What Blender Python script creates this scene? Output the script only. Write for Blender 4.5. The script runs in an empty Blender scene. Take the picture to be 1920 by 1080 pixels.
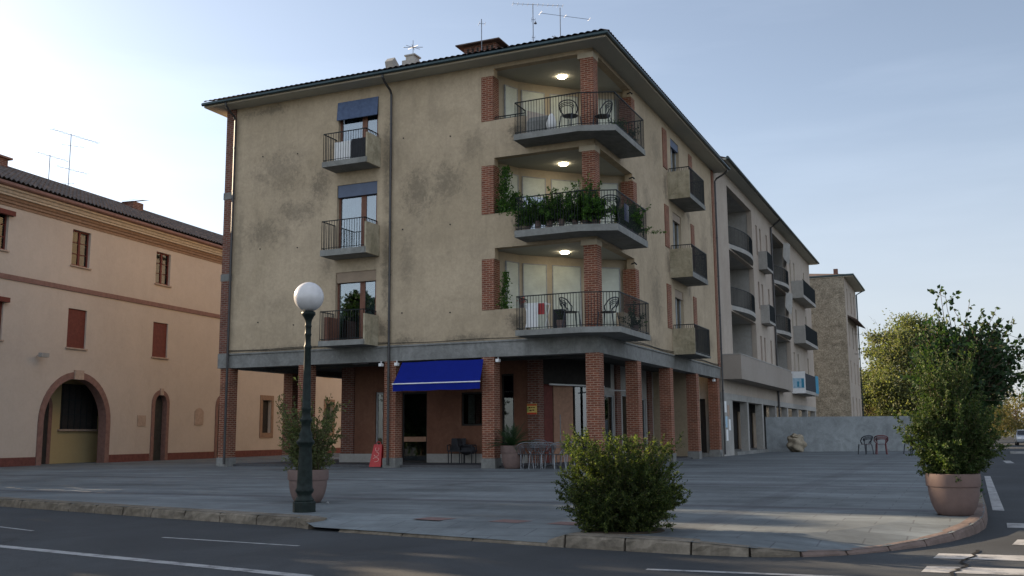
import bpy, bmesh, math, random
import numpy as np
from mathutils import Vector, Matrix

sc = bpy.context.scene
R_ = math.radians
rng = random.Random(7)
nrg = np.random.default_rng(11)

# ------------------------------------------------------------------ camera
CAMH = 1.2
cd = bpy.data.cameras.new("camera"); cam = bpy.data.objects.new("camera", cd)
sc.collection.objects.link(cam); sc.camera = cam
cd.sensor_width = 36.0; cd.lens = 1859.5 * 36.0 / 1920.0
cd.clip_start = 0.1; cd.clip_end = 3000
PITCH, ROLL = 0.147034, -0.0077653
cp, sp, cr, sr = math.cos(PITCH), math.sin(PITCH), math.cos(ROLL), math.sin(ROLL)
Fv = Vector((0, cp, sp)); Uv = Vector((0, -sp, cp)); Rv = Vector((1, 0, 0))
R2 = cr * Rv + sr * Uv; U2 = -sr * Rv + cr * Uv
m3 = Matrix((R2, U2, -Fv)).transposed()
cam.matrix_world = Matrix.Translation((0, 0, CAMH)) @ m3.to_4x4()

# ------------------------------------------------------------------ light
SUN_AZ, SUN_EL = R_(-54), R_(17.5)
w = bpy.data.worlds.new("World"); sc.world = w; w.use_nodes = True
nt = w.node_tree; nt.nodes.clear()
out = nt.nodes.new("ShaderNodeOutputWorld"); bg = nt.nodes.new("ShaderNodeBackground")
sky = nt.nodes.new("ShaderNodeTexSky"); sky.sky_type = 'NISHITA'; sky.sun_disc = False
sky.sun_elevation = SUN_EL; sky.sun_rotation = SUN_AZ
sky.air_density = 1.0; sky.dust_density = 1.0; sky.ozone_density = 3.0
hs = nt.nodes.new("ShaderNodeHueSaturation"); hs.inputs["Saturation"].default_value = 0.66
nt.links.new(sky.outputs[0], hs.inputs["Color"])
# thin high cloud: stretched noise over the sky dome
tc = nt.nodes.new("ShaderNodeTexCoord"); mp = nt.nodes.new("ShaderNodeMapping")
mp.inputs["Scale"].default_value = (1.3, 1.3, 9.0)
mp.inputs["Rotation"].default_value = (0.05, 0.10, 0.3)
nz = nt.nodes.new("ShaderNodeTexNoise"); nz.inputs["Scale"].default_value = 1.7
nz.inputs["Detail"].default_value = 7; nz.inputs["Roughness"].default_value = 0.55
rp = nt.nodes.new("ShaderNodeValToRGB")
rp.color_ramp.elements[0].position = 0.46; rp.color_ramp.elements[0].color = (0, 0, 0, 1)
rp.color_ramp.elements[1].position = 0.78; rp.color_ramp.elements[1].color = (1, 1, 1, 1)
mxf = nt.nodes.new("ShaderNodeMath"); mxf.operation = 'MULTIPLY'; mxf.inputs[1].default_value = 0.13
mx = nt.nodes.new("ShaderNodeMix"); mx.data_type = 'RGBA'
br = nt.nodes.new("ShaderNodeMix"); br.data_type = 'RGBA'; br.blend_type = 'ADD'
br.inputs[0].default_value = 1.0; br.inputs[7].default_value = (3.2, 3.3, 3.5, 1)
nt.links.new(tc.outputs["Generated"], mp.inputs[0]); nt.links.new(mp.outputs[0], nz.inputs["Vector"])
nt.links.new(nz.outputs["Fac"], rp.inputs[0]); nt.links.new(rp.outputs[0], mxf.inputs[0])
# bright cloud added to the unseen sky behind the camera, to lift shaded walls
sy = nt.nodes.new("ShaderNodeSeparateXYZ"); nt.links.new(tc.outputs["Generated"], sy.inputs[0])
bk = nt.nodes.new("ShaderNodeMapRange"); bk.interpolation_type = 'SMOOTHSTEP'; bk.inputs["From Min"].default_value = 0.45; bk.inputs["From Max"].default_value = -0.7
bk.inputs["To Min"].default_value = 0.0; bk.inputs["To Max"].default_value = 1.0; nt.links.new(sy.outputs[1], bk.inputs["Value"])
am = nt.nodes.new("ShaderNodeMath"); am.operation = 'ADD'; nt.links.new(mxf.outputs[0], am.inputs[0]); nt.links.new(bk.outputs[0], am.inputs[1])
hz = nt.nodes.new("ShaderNodeMapRange"); hz.interpolation_type = 'SMOOTHSTEP'; hz.inputs["From Min"].default_value = 0.45; hz.inputs["From Max"].default_value = 0.0
hz.inputs["To Min"].default_value = 0.0; hz.inputs["To Max"].default_value = 0.10; nt.links.new(sy.outputs[2], hz.inputs["Value"])
hz2 = nt.nodes.new("ShaderNodeMath"); hz2.operation = 'ADD'; nt.links.new(am.outputs[0], hz2.inputs[0]); nt.links.new(hz.outputs[0], hz2.inputs[1])
nt.links.new(hz2.outputs[0], mx.inputs[0]); nt.links.new(hs.outputs[0], mx.inputs[6])
nt.links.new(hs.outputs[0], br.inputs[6]); nt.links.new(br.outputs[2], mx.inputs[7])
# pale haze low in the right hand sky
wm = nt.nodes.new("ShaderNodeMix"); wm.data_type = 'RGBA'; wm.inputs[7].default_value = (3.5, 3.6, 4.0, 1)
h3 = nt.nodes.new("ShaderNodeMapRange"); h3.interpolation_type = 'SMOOTHSTEP'; h3.inputs["From Min"].default_value = 0.34; h3.inputs["From Max"].default_value = 0.02
h3.inputs["To Max"].default_value = 0.62; nt.links.new(sy.outputs[2], h3.inputs["Value"])
h4 = nt.nodes.new("ShaderNodeMapRange"); h4.interpolation_type = 'SMOOTHSTEP'; h4.inputs["From Min"].default_value = -0.25; h4.inputs["From Max"].default_value = 0.35; nt.links.new(sy.outputs[0], h4.inputs["Value"])
h5 = nt.nodes.new("ShaderNodeMath"); h5.operation = 'MULTIPLY'; nt.links.new(h3.outputs[0], h5.inputs[0]); nt.links.new(h4.outputs[0], h5.inputs[1])
nt.links.new(h5.outputs[0], wm.inputs[0]); nt.links.new(mx.outputs[2], wm.inputs[6]); nt.links.new(wm.outputs[2], bg.inputs[0]); bg.inputs[1].default_value = 0.066
nt.links.new(bg.outputs[0], out.inputs[0])

sd = bpy.data.lights.new("sun", 'SUN'); so = bpy.data.objects.new("sun", sd); sc.collection.objects.link(so)
sd.energy = 5.0; sd.angle = R_(0.5); sd.color = (1.0, 0.77, 0.52)
sdir = Vector((math.sin(SUN_AZ) * math.cos(SUN_EL), math.cos(SUN_AZ) * math.cos(SUN_EL), math.sin(SUN_EL)))
so.rotation_euler = sdir.to_track_quat('Z', 'Y').to_euler(); so.location = (-40, 30, 40)

sc.view_settings.view_transform = 'Standard'; sc.view_settings.look = 'None'
sc.view_settings.exposure = 1.54; sc.view_settings.gamma = 1.0
sc.render.engine = 'CYCLES'; sc.cycles.max_bounces = 6

# ------------------------------------------------------------------ helpers
COL = sc.collection
class Frame:
    def __init__(s, O, A, B):
        s.O = Vector(O); s.A = Vector(A); s.B = Vector(B)
        s.flip = s.A.cross(s.B).z < 0
    def __call__(s, a, b, z): return s.O + s.A * a + s.B * b + Vector((0, 0, z))
TH = 0.4217129
CX, CY = 3.0339, 34.8415
dL = (-math.cos(TH), math.sin(TH), 0); dR = (math.sin(TH), math.cos(TH), 0)
FB = Frame((CX, CY, 0), dL, dR)                 # corner block: a along left front, b along right front
ha = R_(17.8)
FH = Frame((-22.2, 43.0, 0), (math.sin(ha), math.cos(ha), 0), (math.cos(ha), -math.sin(ha), 0))  # pink house: a along, b outward
FW = Frame((0, 0, 0), (1, 0, 0), (0, 1, 0))

class MB:
    def __init__(s): s.v = []; s.f = []
    def quad(s, *p):
        i = len(s.v); s.v += [tuple(q) for q in p]; s.f.append(tuple(range(i, i + len(p))))
    def box(s, F, a0, a1, b0, b1, z0, z1):
        i = len(s.v)
        for z in (z0, z1):
            for (a, b) in ((a0, b0), (a1, b0), (a1, b1), (a0, b1)): s.v.append(tuple(F(a, b, z)))
        fs = [(0, 3, 2, 1), (4, 5, 6, 7), (0, 1, 5, 4), (1, 2, 6, 5), (2, 3, 7, 6), (3, 0, 4, 7)]
        for f in fs: s.f.append(tuple(i + k for k in (reversed(f) if F.flip else f)))
        return s
    def prism(s, F, poly, z0, z1):
        n = len(poly); i = len(s.v)
        for z in (z0, z1):
            for (a, b) in poly: s.v.append(tuple(F(a, b, z)))
        s.f.append(tuple(i + k for k in range(n))[::-1]); s.f.append(tuple(i + n + k for k in range(n)))
        for k in range(n): s.f.append((i + k, i + (k + 1) % n, i + n + (k + 1) % n, i + n + k))
        return s
    def extr(s, F, prof, a0, a1):
        """profile in (b,z) swept along a"""
        n = len(prof); i = len(s.v)
        for a in (a0, a1):
            for (b, z) in prof: s.v.append(tuple(F(a, b, z)))
        s.f.append(tuple(i + k for k in range(n))); s.f.append(tuple(i + n + k for k in range(n))[::-1])
        for k in range(n): s.f.append((i + k, i + (k + 1) % n, i + n + (k + 1) % n, i + n + k))
        return s
    def tube(s, pts, r, n=6, r1=None, cap=True):
        pts = [Vector(p) for p in pts]; m = len(pts); rings = []
        for k, p in enumerate(pts):
            d = (pts[min(k + 1, m - 1)] - pts[max(k - 1, 0)])
            if d.length < 1e-9: d = Vector((0, 0, 1))
            d.normalize()
            u = d.cross(Vector((0, 0, 1)))
            if u.length < 0.05: u = d.cross(Vector((0, 1, 0)))
            u.normalize(); v = d.cross(u)
            rr = r if r1 is None else r + (r1 - r) * k / max(m - 1, 1)
            i = len(s.v); rings.append(i)
            for j in range(n):
                a = 2 * math.pi * (j + .5) / n
                s.v.append(tuple(p + u * math.cos(a) * rr + v * math.sin(a) * rr))
        for k in range(m - 1):
            for j in range(n):
                a, b = rings[k], rings[k + 1]
                s.f.append((a + j, b + j, b + (j + 1) % n, a + (j + 1) % n))
        if cap:
            s.f.append(tuple(rings[0] + j for j in range(n))); s.f.append(tuple(rings[-1] + j for j in range(n))[::-1])
        return s
    def lathe(s, prof, c, n=24, cap=True):
        c = Vector(c); i = len(s.v); m = len(prof)
        for (r, z) in prof:
            for j in range(n):
                a = 2 * math.pi * j / n; s.v.append((c.x + r * math.cos(a), c.y + r * math.sin(a), c.z + z))
        for k in range(m - 1):
            for j in range(n):
                s.f.append((i + k * n + j, i + k * n + (j + 1) % n, i + (k + 1) * n + (j + 1) % n, i + (k + 1) * n + j))
        if cap:
            s.f.append(tuple(i + j for j in range(n))[::-1]); s.f.append(tuple(i + (m - 1) * n + j for j in range(n)))
        return s
    def build(s, name, mat, parent=None, smooth=False, fix=True):
        me = bpy.data.meshes.new(name)
        off = parent_loc(parent) if parent else Vector((0, 0, 0))
        V = np.array(s.v, dtype=float)
        return finish(name, V, s.f, mat, parent, smooth, off, fix)

def parent_loc(p):
    o = Vector(p.location)
    while p.parent: p = p.parent; o += Vector(p.location)
    return o

def finish(name, V, faces, mat, parent, smooth, off, fix):
    me = bpy.data.meshes.new(name)
    if parent is None:
        lo = V.min(0); hi = V.max(0); org = Vector(((lo[0] + hi[0]) / 2, (lo[1] + hi[1]) / 2, lo[2])); off = org
    else: org = Vector((0, 0, 0))
    me.from_pydata([tuple(x) for x in (V - np.array(off))], [], faces)
    if fix:
        bm = bmesh.new(); bm.from_mesh(me); bmesh.ops.recalc_face_normals(bm, faces=bm.faces); bm.to_mesh(me); bm.free()
    me.update()
    add_uv(me, off)
    if smooth: me.polygons.foreach_set("use_smooth", [True] * len(me.polygons))
    me.materials.append(mat)
    o = bpy.data.objects.new(name, me); COL.objects.link(o)
    if parent: o.parent = parent
    else: o.location = org
    return o

def add_uv(me, off):
    n = len(me.loops); 
    if n == 0: return
    vi = np.zeros(n, dtype=np.int32); me.loops.foreach_get("vertex_index", vi)
    co = np.zeros(len(me.vertices) * 3); me.vertices.foreach_get("co", co); co = co.reshape(-1, 3) + np.array(off)
    pn = np.zeros(len(me.polygons) * 3); me.polygons.foreach_get("normal", pn); pn = pn.reshape(-1, 3)
    lt = np.zeros(len(me.polygons), dtype=np.int32); me.polygons.foreach_get("loop_total", lt)
    N = np.repeat(pn, lt, axis=0); P = co[vi]
    hor = np.hypot(N[:, 0], N[:, 1]); side = hor > 0.35
    tx = np.where(side, -N[:, 1] / np.maximum(hor, 1e-6), 1.0); ty = np.where(side, N[:, 0] / np.maximum(hor, 1e-6), 0.0)
    u = P[:, 0] * tx + P[:, 1] * ty
    v = np.where(side, P[:, 2], P[:, 1])
    uv = me.uv_layers.new(name="UVMap"); arr = np.stack([u, v], 1).reshape(-1); uv.data.foreach_set("uv", arr)

def thing(name, label, cat, loc, group=None):
    o = bpy.data.objects.new(name, None); COL.objects.link(o); o.location = loc; o.empty_display_size = 0.2
    o['label'] = label; o['category'] = cat
    if group: o['group'] = group
    return o
def tag(o, label, cat, group=None):
    o['label'] = label; o['category'] = cat
    if group: o['group'] = group
    return o
def struct(o): o['kind'] = 'structure'; return o
def kids(o): return [c for c in bpy.data.objects if c.parent == o]
def dup(root, loc, rz, label, group=None, scale=None):
    r = root.copy(); COL.objects.link(r); r.location = loc; r.rotation_euler = (0, 0, rz); r['label'] = label
    if scale: r.scale = (scale,) * 3
    if group: r['group'] = group
    for c in kids(root):
        d = c.copy(); COL.objects.link(d); d.parent = r
        for g in kids(c):
            h = g.copy(); COL.objects.link(h); h.parent = d
    return r

def wallgrid(mb, P, a0, a1, z0, z1, ops, t):
    """wall sheet with real reveals; P(a, depth, z); ops = [(a0,a1,z0,z1)]"""
    As = sorted(set([a0, a1] + [x for o in ops for x in o[:2]])); Zs = sorted(set([z0, z1] + [x for o in ops for x in o[2:]]))
    As = [x for x in As if a0 <= x <= a1]; Zs = [x for x in Zs if z0 <= x <= z1]
    def hole(a, z): return any(o[0] < a < o[1] and o[2] < z < o[3] for o in ops)
    for i in range(len(As) - 1):
        for j in range(len(Zs) - 1):
            A, B, C, D = As[i], As[i + 1], Zs[j], Zs[j + 1]
            ha_ = hole((A + B) / 2, (C + D) / 2)
            if not ha_:
                mb.quad(P(A, 0, C), P(B, 0, C), P(B, 0, D), P(A, 0, D)); mb.quad(P(A, t, C), P(B, t, C), P(B, t, D), P(A, t, D))
            # reveals between solid and hole / outer edges
            def sol(a, z): return a0 < a < a1 and z0 < z < z1 and not hole(a, z)
            e = 1e-4
            if not ha_:
                if not sol(A - e, (C + D) / 2): mb.quad(P(A, 0, C), P(A, t, C), P(A, t, D), P(A, 0, D))
                if not sol(B + e, (C + D) / 2): mb.quad(P(B, 0, C), P(B, t, C), P(B, t, D), P(B, 0, D))
                if not sol((A + B) / 2, C - e): mb.quad(P(A, 0, C), P(B, 0, C), P(B, t, C), P(A, t, C))
                if not sol((A + B) / 2, D + e): mb.quad(P(A, 0, D), P(B, 0, D), P(B, t, D), P(A, t, D))

def archfill(mb, P, a0, a1, zs, ztop, t, n=16, reveal=True):
    """fills the corners above an elliptical arch in the rectangle a0..a1, zs..ztop"""
    c = (a0 + a1) / 2; ra = (a1 - a0) / 2; rz = ztop - zs
    pts = [(c - ra * math.cos(math.pi * k / n), zs + rz * math.sin(math.pi * k / n)) for k in range(n + 1)]
    for k in range(n):
        (x0, y0), (x1, y1) = pts[k], pts[k + 1]
        for d in (0, t): mb.quad(P(x0, d, y0), P(x1, d, y1), P(x1, d, ztop), P(x0, d, ztop))
        mb.quad(P(x0, 0, y0), P(x1, 0, y1), P(x1, t, y1), P(x0, t, y0))

def archband(mb, P, a0, a1, z0, zs, ztop, wd, d0, d1, n=20):
    """raised band round an arch: outer edge a0..a1/ztop, width wd"""
    c = (a0 + a1) / 2; ra = (a1 - a0) / 2; rz = ztop - zs
    o = [(a0, z0)] + [(c - ra * math.cos(math.pi * k / n), zs + rz * math.sin(math.pi * k / n)) for k in range(n + 1)] + [(a1, z0)]
    ra -= wd; rz -= wd
    i = [(a0 + wd, z0)] + [(c - ra * math.cos(math.pi * k / n), zs + rz * math.sin(math.pi * k / n)) for k in range(n + 1)] + [(a1 - wd, z0)]
    for k in range(len(o) - 1):
        p = [o[k], o[k + 1], i[k + 1], i[k]]
        mb.quad(*[P(x, d0, y) for x, y in p]); 
        mb.quad(P(*(o[k][0], d0, o[k][1])), P(o[k + 1][0], d0, o[k + 1][1]), P(o[k + 1][0], d1, o[k + 1][1]), P(o[k][0], d1, o[k][1]))
        mb.quad(P(*(i[k][0], d0, i[k][1])), P(i[k + 1][0], d0, i[k + 1][1]), P(i[k + 1][0], d1, i[k + 1][1]), P(i[k][0], d1, i[k][1]))

# ------------------------------------------------------------------ materials
def newmat(name):
    m = bpy.data.materials.new(name); m.use_nodes = True; n = m.node_tree; n.nodes.clear()
    o = n.nodes.new("ShaderNodeOutputMaterial"); p = n.nodes.new("ShaderNodeBsdfPrincipled"); n.links.new(p.outputs[0], o.inputs[0])
    return m, n, p, o
def noise(n, scale, detail=5, rough=0.6, vec=None, sc_=None, dist=0.0):
    t = n.nodes.new("ShaderNodeTexNoise"); t.inputs["Scale"].default_value = scale; t.inputs["Detail"].default_value = detail
    t.inputs["Roughness"].default_value = rough; t.inputs["Distortion"].default_value = dist
    c = n.nodes.new("ShaderNodeNewGeometry")
    mp = n.nodes.new("ShaderNodeMapping"); n.links.new(c.outputs["Position"], mp.inputs[0])
    if sc_: mp.inputs["Scale"].default_value = sc_
    n.links.new(mp.outputs[0], t.inputs["Vector"])
    return t
def ramp(n, src, els):
    r = n.nodes.new("ShaderNodeValToRGB"); e = r.color_ramp.elements
    while len(e) < len(els): e.new(0.5)
    for k, (p, c) in enumerate(els):
        e[k].position = p; e[k].color = (c, c, c, 1) if isinstance(c, (int, float)) else (*c, 1)
    n.links.new(src, r.inputs[0]); return r
def mixc(n, fac, a, b, mode='MIX'):
    m = n.nodes.new("ShaderNodeMix"); m.data_type = 'RGBA'; m.blend_type = mode
    if isinstance(fac, (int, float)): m.inputs[0].default_value = fac
    else: n.links.new(fac, m.inputs[0])
    for i, x in ((6, a), (7, b)):
        if isinstance(x, tuple): m.inputs[i].default_value = (*x, 1)
        else: n.links.new(x, m.inputs[i])
    return m.outputs[2]
def bump(n, p, src, strength, dist=0.01):
    b = n.nodes.new("ShaderNodeBump"); b.inputs["Strength"].default_value = strength; b.inputs["Distance"].default_value = dist
    n.links.new(src, b.inputs["Height"]); n.links.new(b.outputs[0], p.inputs["Normal"]); return b
def mul(c, k): return tuple(min(1, x * k) for x in c)

def plain(name, c, rough=0.6, metal=0.0, var=0.18, scale=6.0, bmp=0.0, spec=None):
    m, n, p, o = newmat(name)
    t = noise(n, scale)
    r = ramp(n, t.outputs["Fac"], [(0.3, mul(c, 1 - var)), (0.7, mul(c, 1 + var))])
    n.links.new(r.outputs[0], p.inputs["Base Color"]); p.inputs["Roughness"].default_value = rough; p.inputs["Metallic"].default_value = metal
    p.inputs["Specular IOR Level"].default_value = 0.5 if rough < .5 else 0.15
    if spec is not None: p.inputs["Specular IOR Level"].default_value = spec
    if bmp: bump(n, p, noise(n, scale * 6).outputs["Fac"], bmp)
    return m

def stucco(name, base, dark, light, stain=0.5, seed=0.0, fine=0.25, streak=0.5, ssc=(2.2, 2.2, 0.28),  blobs=None, lights=None):
    m, n, p, o = newmat(name)
    big = noise(n, 0.22, 6, 0.62, dist=0.6); 
    mid = noise(n, 1.5, 9, 0.75, dist=0.8)
    fn = noise(n, 9.0, 6, 0.7)
    st = noise(n, 1.0, 6, 0.7, sc_=ssc)
    for t, k in ((big, 3.1), (mid, 7.7), (st, 1.3)):
        t.inputs["Vector"].links[0].from_node.inputs["Location"].default_value = (seed + k, seed * 2, seed)
    a = ramp(n, big.outputs["Fac"], [(0.36, 0.0), (0.62, 1.0)]); b = ramp(n, mid.outputs["Fac"], [(0.42, 0.0), (0.72, 1.0)])
    c1 = mixc(n, a.outputs[0], base, light)
    f = n.nodes.new("ShaderNodeMath"); f.operation = 'MULTIPLY'; n.links.new(b.outputs[0], f.inputs[0]); f.inputs[1].default_value = stain
    c2 = mixc(n, f.outputs[0], c1, dark)
    s = ramp(n, st.outputs["Fac"], [(0.5, 0.0), (0.8, 1.0)])
    g = n.nodes.new("ShaderNodeMath"); g.operation = 'MULTIPLY'; n.links.new(s.outputs[0], g.inputs[0]); g.inputs[1].default_value = streak
    c3 = mixc(n, g.outputs[0], c2, dark)
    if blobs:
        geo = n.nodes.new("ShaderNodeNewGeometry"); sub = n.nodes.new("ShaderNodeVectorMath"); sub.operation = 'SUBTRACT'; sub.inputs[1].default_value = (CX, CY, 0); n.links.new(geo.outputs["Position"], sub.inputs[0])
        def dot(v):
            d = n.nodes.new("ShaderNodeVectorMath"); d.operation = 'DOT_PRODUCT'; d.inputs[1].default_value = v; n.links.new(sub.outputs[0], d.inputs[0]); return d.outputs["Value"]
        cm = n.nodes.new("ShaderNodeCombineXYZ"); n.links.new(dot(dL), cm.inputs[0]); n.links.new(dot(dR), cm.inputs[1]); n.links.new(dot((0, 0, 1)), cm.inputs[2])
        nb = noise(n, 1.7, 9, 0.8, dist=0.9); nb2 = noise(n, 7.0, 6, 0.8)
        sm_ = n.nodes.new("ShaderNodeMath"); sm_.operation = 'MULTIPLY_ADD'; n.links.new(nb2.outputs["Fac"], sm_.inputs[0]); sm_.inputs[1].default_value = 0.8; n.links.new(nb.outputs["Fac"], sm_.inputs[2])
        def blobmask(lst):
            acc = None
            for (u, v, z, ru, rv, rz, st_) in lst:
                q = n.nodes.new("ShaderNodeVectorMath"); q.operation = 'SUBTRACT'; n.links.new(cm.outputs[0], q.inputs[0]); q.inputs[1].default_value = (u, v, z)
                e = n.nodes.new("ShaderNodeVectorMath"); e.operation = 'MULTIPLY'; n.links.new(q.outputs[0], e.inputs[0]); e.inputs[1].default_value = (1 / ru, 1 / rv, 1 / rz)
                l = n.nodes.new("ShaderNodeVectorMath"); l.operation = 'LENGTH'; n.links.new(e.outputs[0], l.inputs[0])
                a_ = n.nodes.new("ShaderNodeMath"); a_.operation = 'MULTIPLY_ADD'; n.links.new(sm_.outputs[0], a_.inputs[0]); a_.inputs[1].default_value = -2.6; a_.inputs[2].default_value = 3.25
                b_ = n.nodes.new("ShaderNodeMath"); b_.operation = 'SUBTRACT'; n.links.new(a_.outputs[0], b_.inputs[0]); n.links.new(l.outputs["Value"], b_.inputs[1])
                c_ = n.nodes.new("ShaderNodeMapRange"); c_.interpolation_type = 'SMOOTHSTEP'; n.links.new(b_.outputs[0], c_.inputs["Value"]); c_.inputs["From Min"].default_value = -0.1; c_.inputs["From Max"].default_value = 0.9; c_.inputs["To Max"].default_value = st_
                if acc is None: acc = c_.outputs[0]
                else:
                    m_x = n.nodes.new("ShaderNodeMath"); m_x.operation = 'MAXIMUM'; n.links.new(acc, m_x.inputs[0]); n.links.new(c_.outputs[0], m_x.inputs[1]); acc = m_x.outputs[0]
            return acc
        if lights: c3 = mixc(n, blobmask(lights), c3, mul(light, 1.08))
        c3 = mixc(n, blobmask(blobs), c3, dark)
    fr = ramp(n, fn.outputs["Fac"], [(0.3, 1 - fine), (0.7, 1 + 0.0)])
    c4 = mixc(n, 1.0, c3, fr.outputs[0], 'MULTIPLY')
    n.links.new(c4, p.inputs["Base Color"]); p.inputs["Roughness"].default_value = 0.95; p.inputs["Specular IOR Level"].default_value = 0.2
    bump(n, p, fn.outputs["Fac"], 0.35, 0.02)
    return m

def brickmat(name, c1, c2, mortar, bw=0.26, rh=0.075, ms=0.014):
    m, n, p, o = newmat(name)
    uv = n.nodes.new("ShaderNodeUVMap"); uv.uv_map = "UVMap"
    b = n.nodes.new("ShaderNodeTexBrick"); b.inputs["Scale"].default_value = 1.0
    b.inputs["Brick Width"].default_value = bw; b.inputs["Row Height"].default_value = rh; b.inputs["Mortar Size"].default_value = ms
    b.inputs["Mortar Smooth"].default_value = 0.3; b.inputs["Bias"].default_value = 0.0
    b.inputs["Color1"].default_value = (*c1, 1); b.inputs["Color2"].default_value = (*c2, 1); b.inputs["Mortar"].default_value = (*mortar, 1)
    n.links.new(uv.outputs[0], b.inputs["Vector"])
    t = noise(n, 3.0, 6); r = ramp(n, t.outputs["Fac"], [(0.3, 0.72), (0.7, 1.1)])
    c = mixc(n, 1.0, b.outputs["Color"], r.outputs[0], 'MULTIPLY')
    n.links.new(c, p.inputs["Base Color"]); p.inputs["Roughness"].default_value = 0.9; p.inputs["Specular IOR Level"].default_value = 0.25
    iv = n.nodes.new("ShaderNodeMath"); iv.operation = 'SUBTRACT'; iv.inputs[0].default_value = 1.0; n.links.new(b.outputs["Fac"], iv.inputs[1])
    bump(n, p, iv.outputs[0], 0.9, 0.012)
    return m

def slatmat(name, c, period=0.055, rough=0.6):
    m, n, p, o = newmat(name)
    uv = n.nodes.new("ShaderNodeUVMap"); uv.uv_map = "UVMap"
    wv = n.nodes.new("ShaderNodeTexWave"); wv.bands_direction = 'Y'; wv.wave_profile = 'SAW'
    wv.inputs["Scale"].default_value = 2 * math.pi / 20 / period
    n.links.new(uv.outputs[0], wv.inputs["Vector"])
    t = noise(n, 2.0); r = ramp(n, t.outputs["Fac"], [(0.3, mul(c, 0.85)), (0.7, mul(c, 1.1))])
    g = ramp(n, wv.outputs["Fac"], [(0.0, 0.55), (0.18, 1.0)])
    n.links.new(mixc(n, 1.0, r.outputs[0], g.outputs[0], 'MULTIPLY'), p.inputs["Base Color"]); p.inputs["Roughness"].default_value = rough
    bump(n, p, wv.outputs["Fac"], 0.5, 0.01)
    return m

def glassmat(name, refl=0.35, tint=(0.5, 0.55, 0.55)):
    m, n, p, o = newmat(name); n.nodes.remove(p)
    tr = n.nodes.new("ShaderNodeBsdfTransparent"); tr.inputs[0].default_value = (*tint, 1)
    gl = n.nodes.new("ShaderNodeBsdfGlossy"); gl.inputs["Roughness"].default_value = 0.02; gl.inputs[0].default_value = (0.9, 0.95, 1, 1)
    nb = noise(n, 1.2, 2); bb = n.nodes.new("ShaderNodeBump"); bb.inputs["Strength"].default_value = 0.04; n.links.new(nb.outputs["Fac"], bb.inputs["Height"])
    n.links.new(bb.outputs[0], gl.inputs["Normal"])
    fr = n.nodes.new("ShaderNodeFresnel"); fr.inputs[0].default_value = 1.5
    ad = n.nodes.new("ShaderNodeMath"); ad.operation = 'ADD'; ad.inputs[1].default_value = refl; ad.use_clamp = True; n.links.new(fr.outputs[0], ad.inputs[0])
    mx = n.nodes.new("ShaderNodeMixShader"); n.links.new(ad.outputs[0], mx.inputs[0]); n.links.new(tr.outputs[0], mx.inputs[1]); n.links.new(gl.outputs[0], mx.inputs[2])
    n.links.new(mx.outputs[0], o.inputs[0]); return m

def leafmat(name, cols, trans=0.35, rough=0.7):
    m, n, p, o = newmat(name)
    g = n.nodes.new("ShaderNodeNewGeometry"); k = len(cols)
    r = ramp(n, g.outputs["Random Per Island"], [((i + 0.5) / k, c) for i, c in enumerate(cols)])
    t = noise(n, 2.5, 3); rr = ramp(n, t.outputs["Fac"], [(0.3, 0.65), (0.7, 1.25)])
    c = mixc(n, 1.0, r.outputs[0], rr.outputs[0], 'MULTIPLY')
    n.links.new(c, p.inputs["Base Color"]); p.inputs["Roughness"].default_value = rough; p.inputs["Specular IOR Level"].default_value = 0.3
    tl = n.nodes.new("ShaderNodeBsdfTranslucent"); tb = mixc(n, 1.0, c, (1.5, 1.6, 0.7), 'MULTIPLY'); n.links.new(tb, tl.inputs[0])
    mx = n.nodes.new("ShaderNodeMixShader"); mx.inputs[0].default_value = trans
    n.links.new(p.outputs[0], mx.inputs[1]); n.links.new(tl.outputs[0], mx.inputs[2]); n.links.new(mx.outputs[0], o.inputs[0])
    return m

def emit(name, c, s):
    m, n, p, o = newmat(name); p.inputs["Emission Color"].default_value = (*c, 1); p.inputs["Emission Strength"].default_value = s
    p.inputs["Base Color"].default_value = (*c, 1); return m

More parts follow.
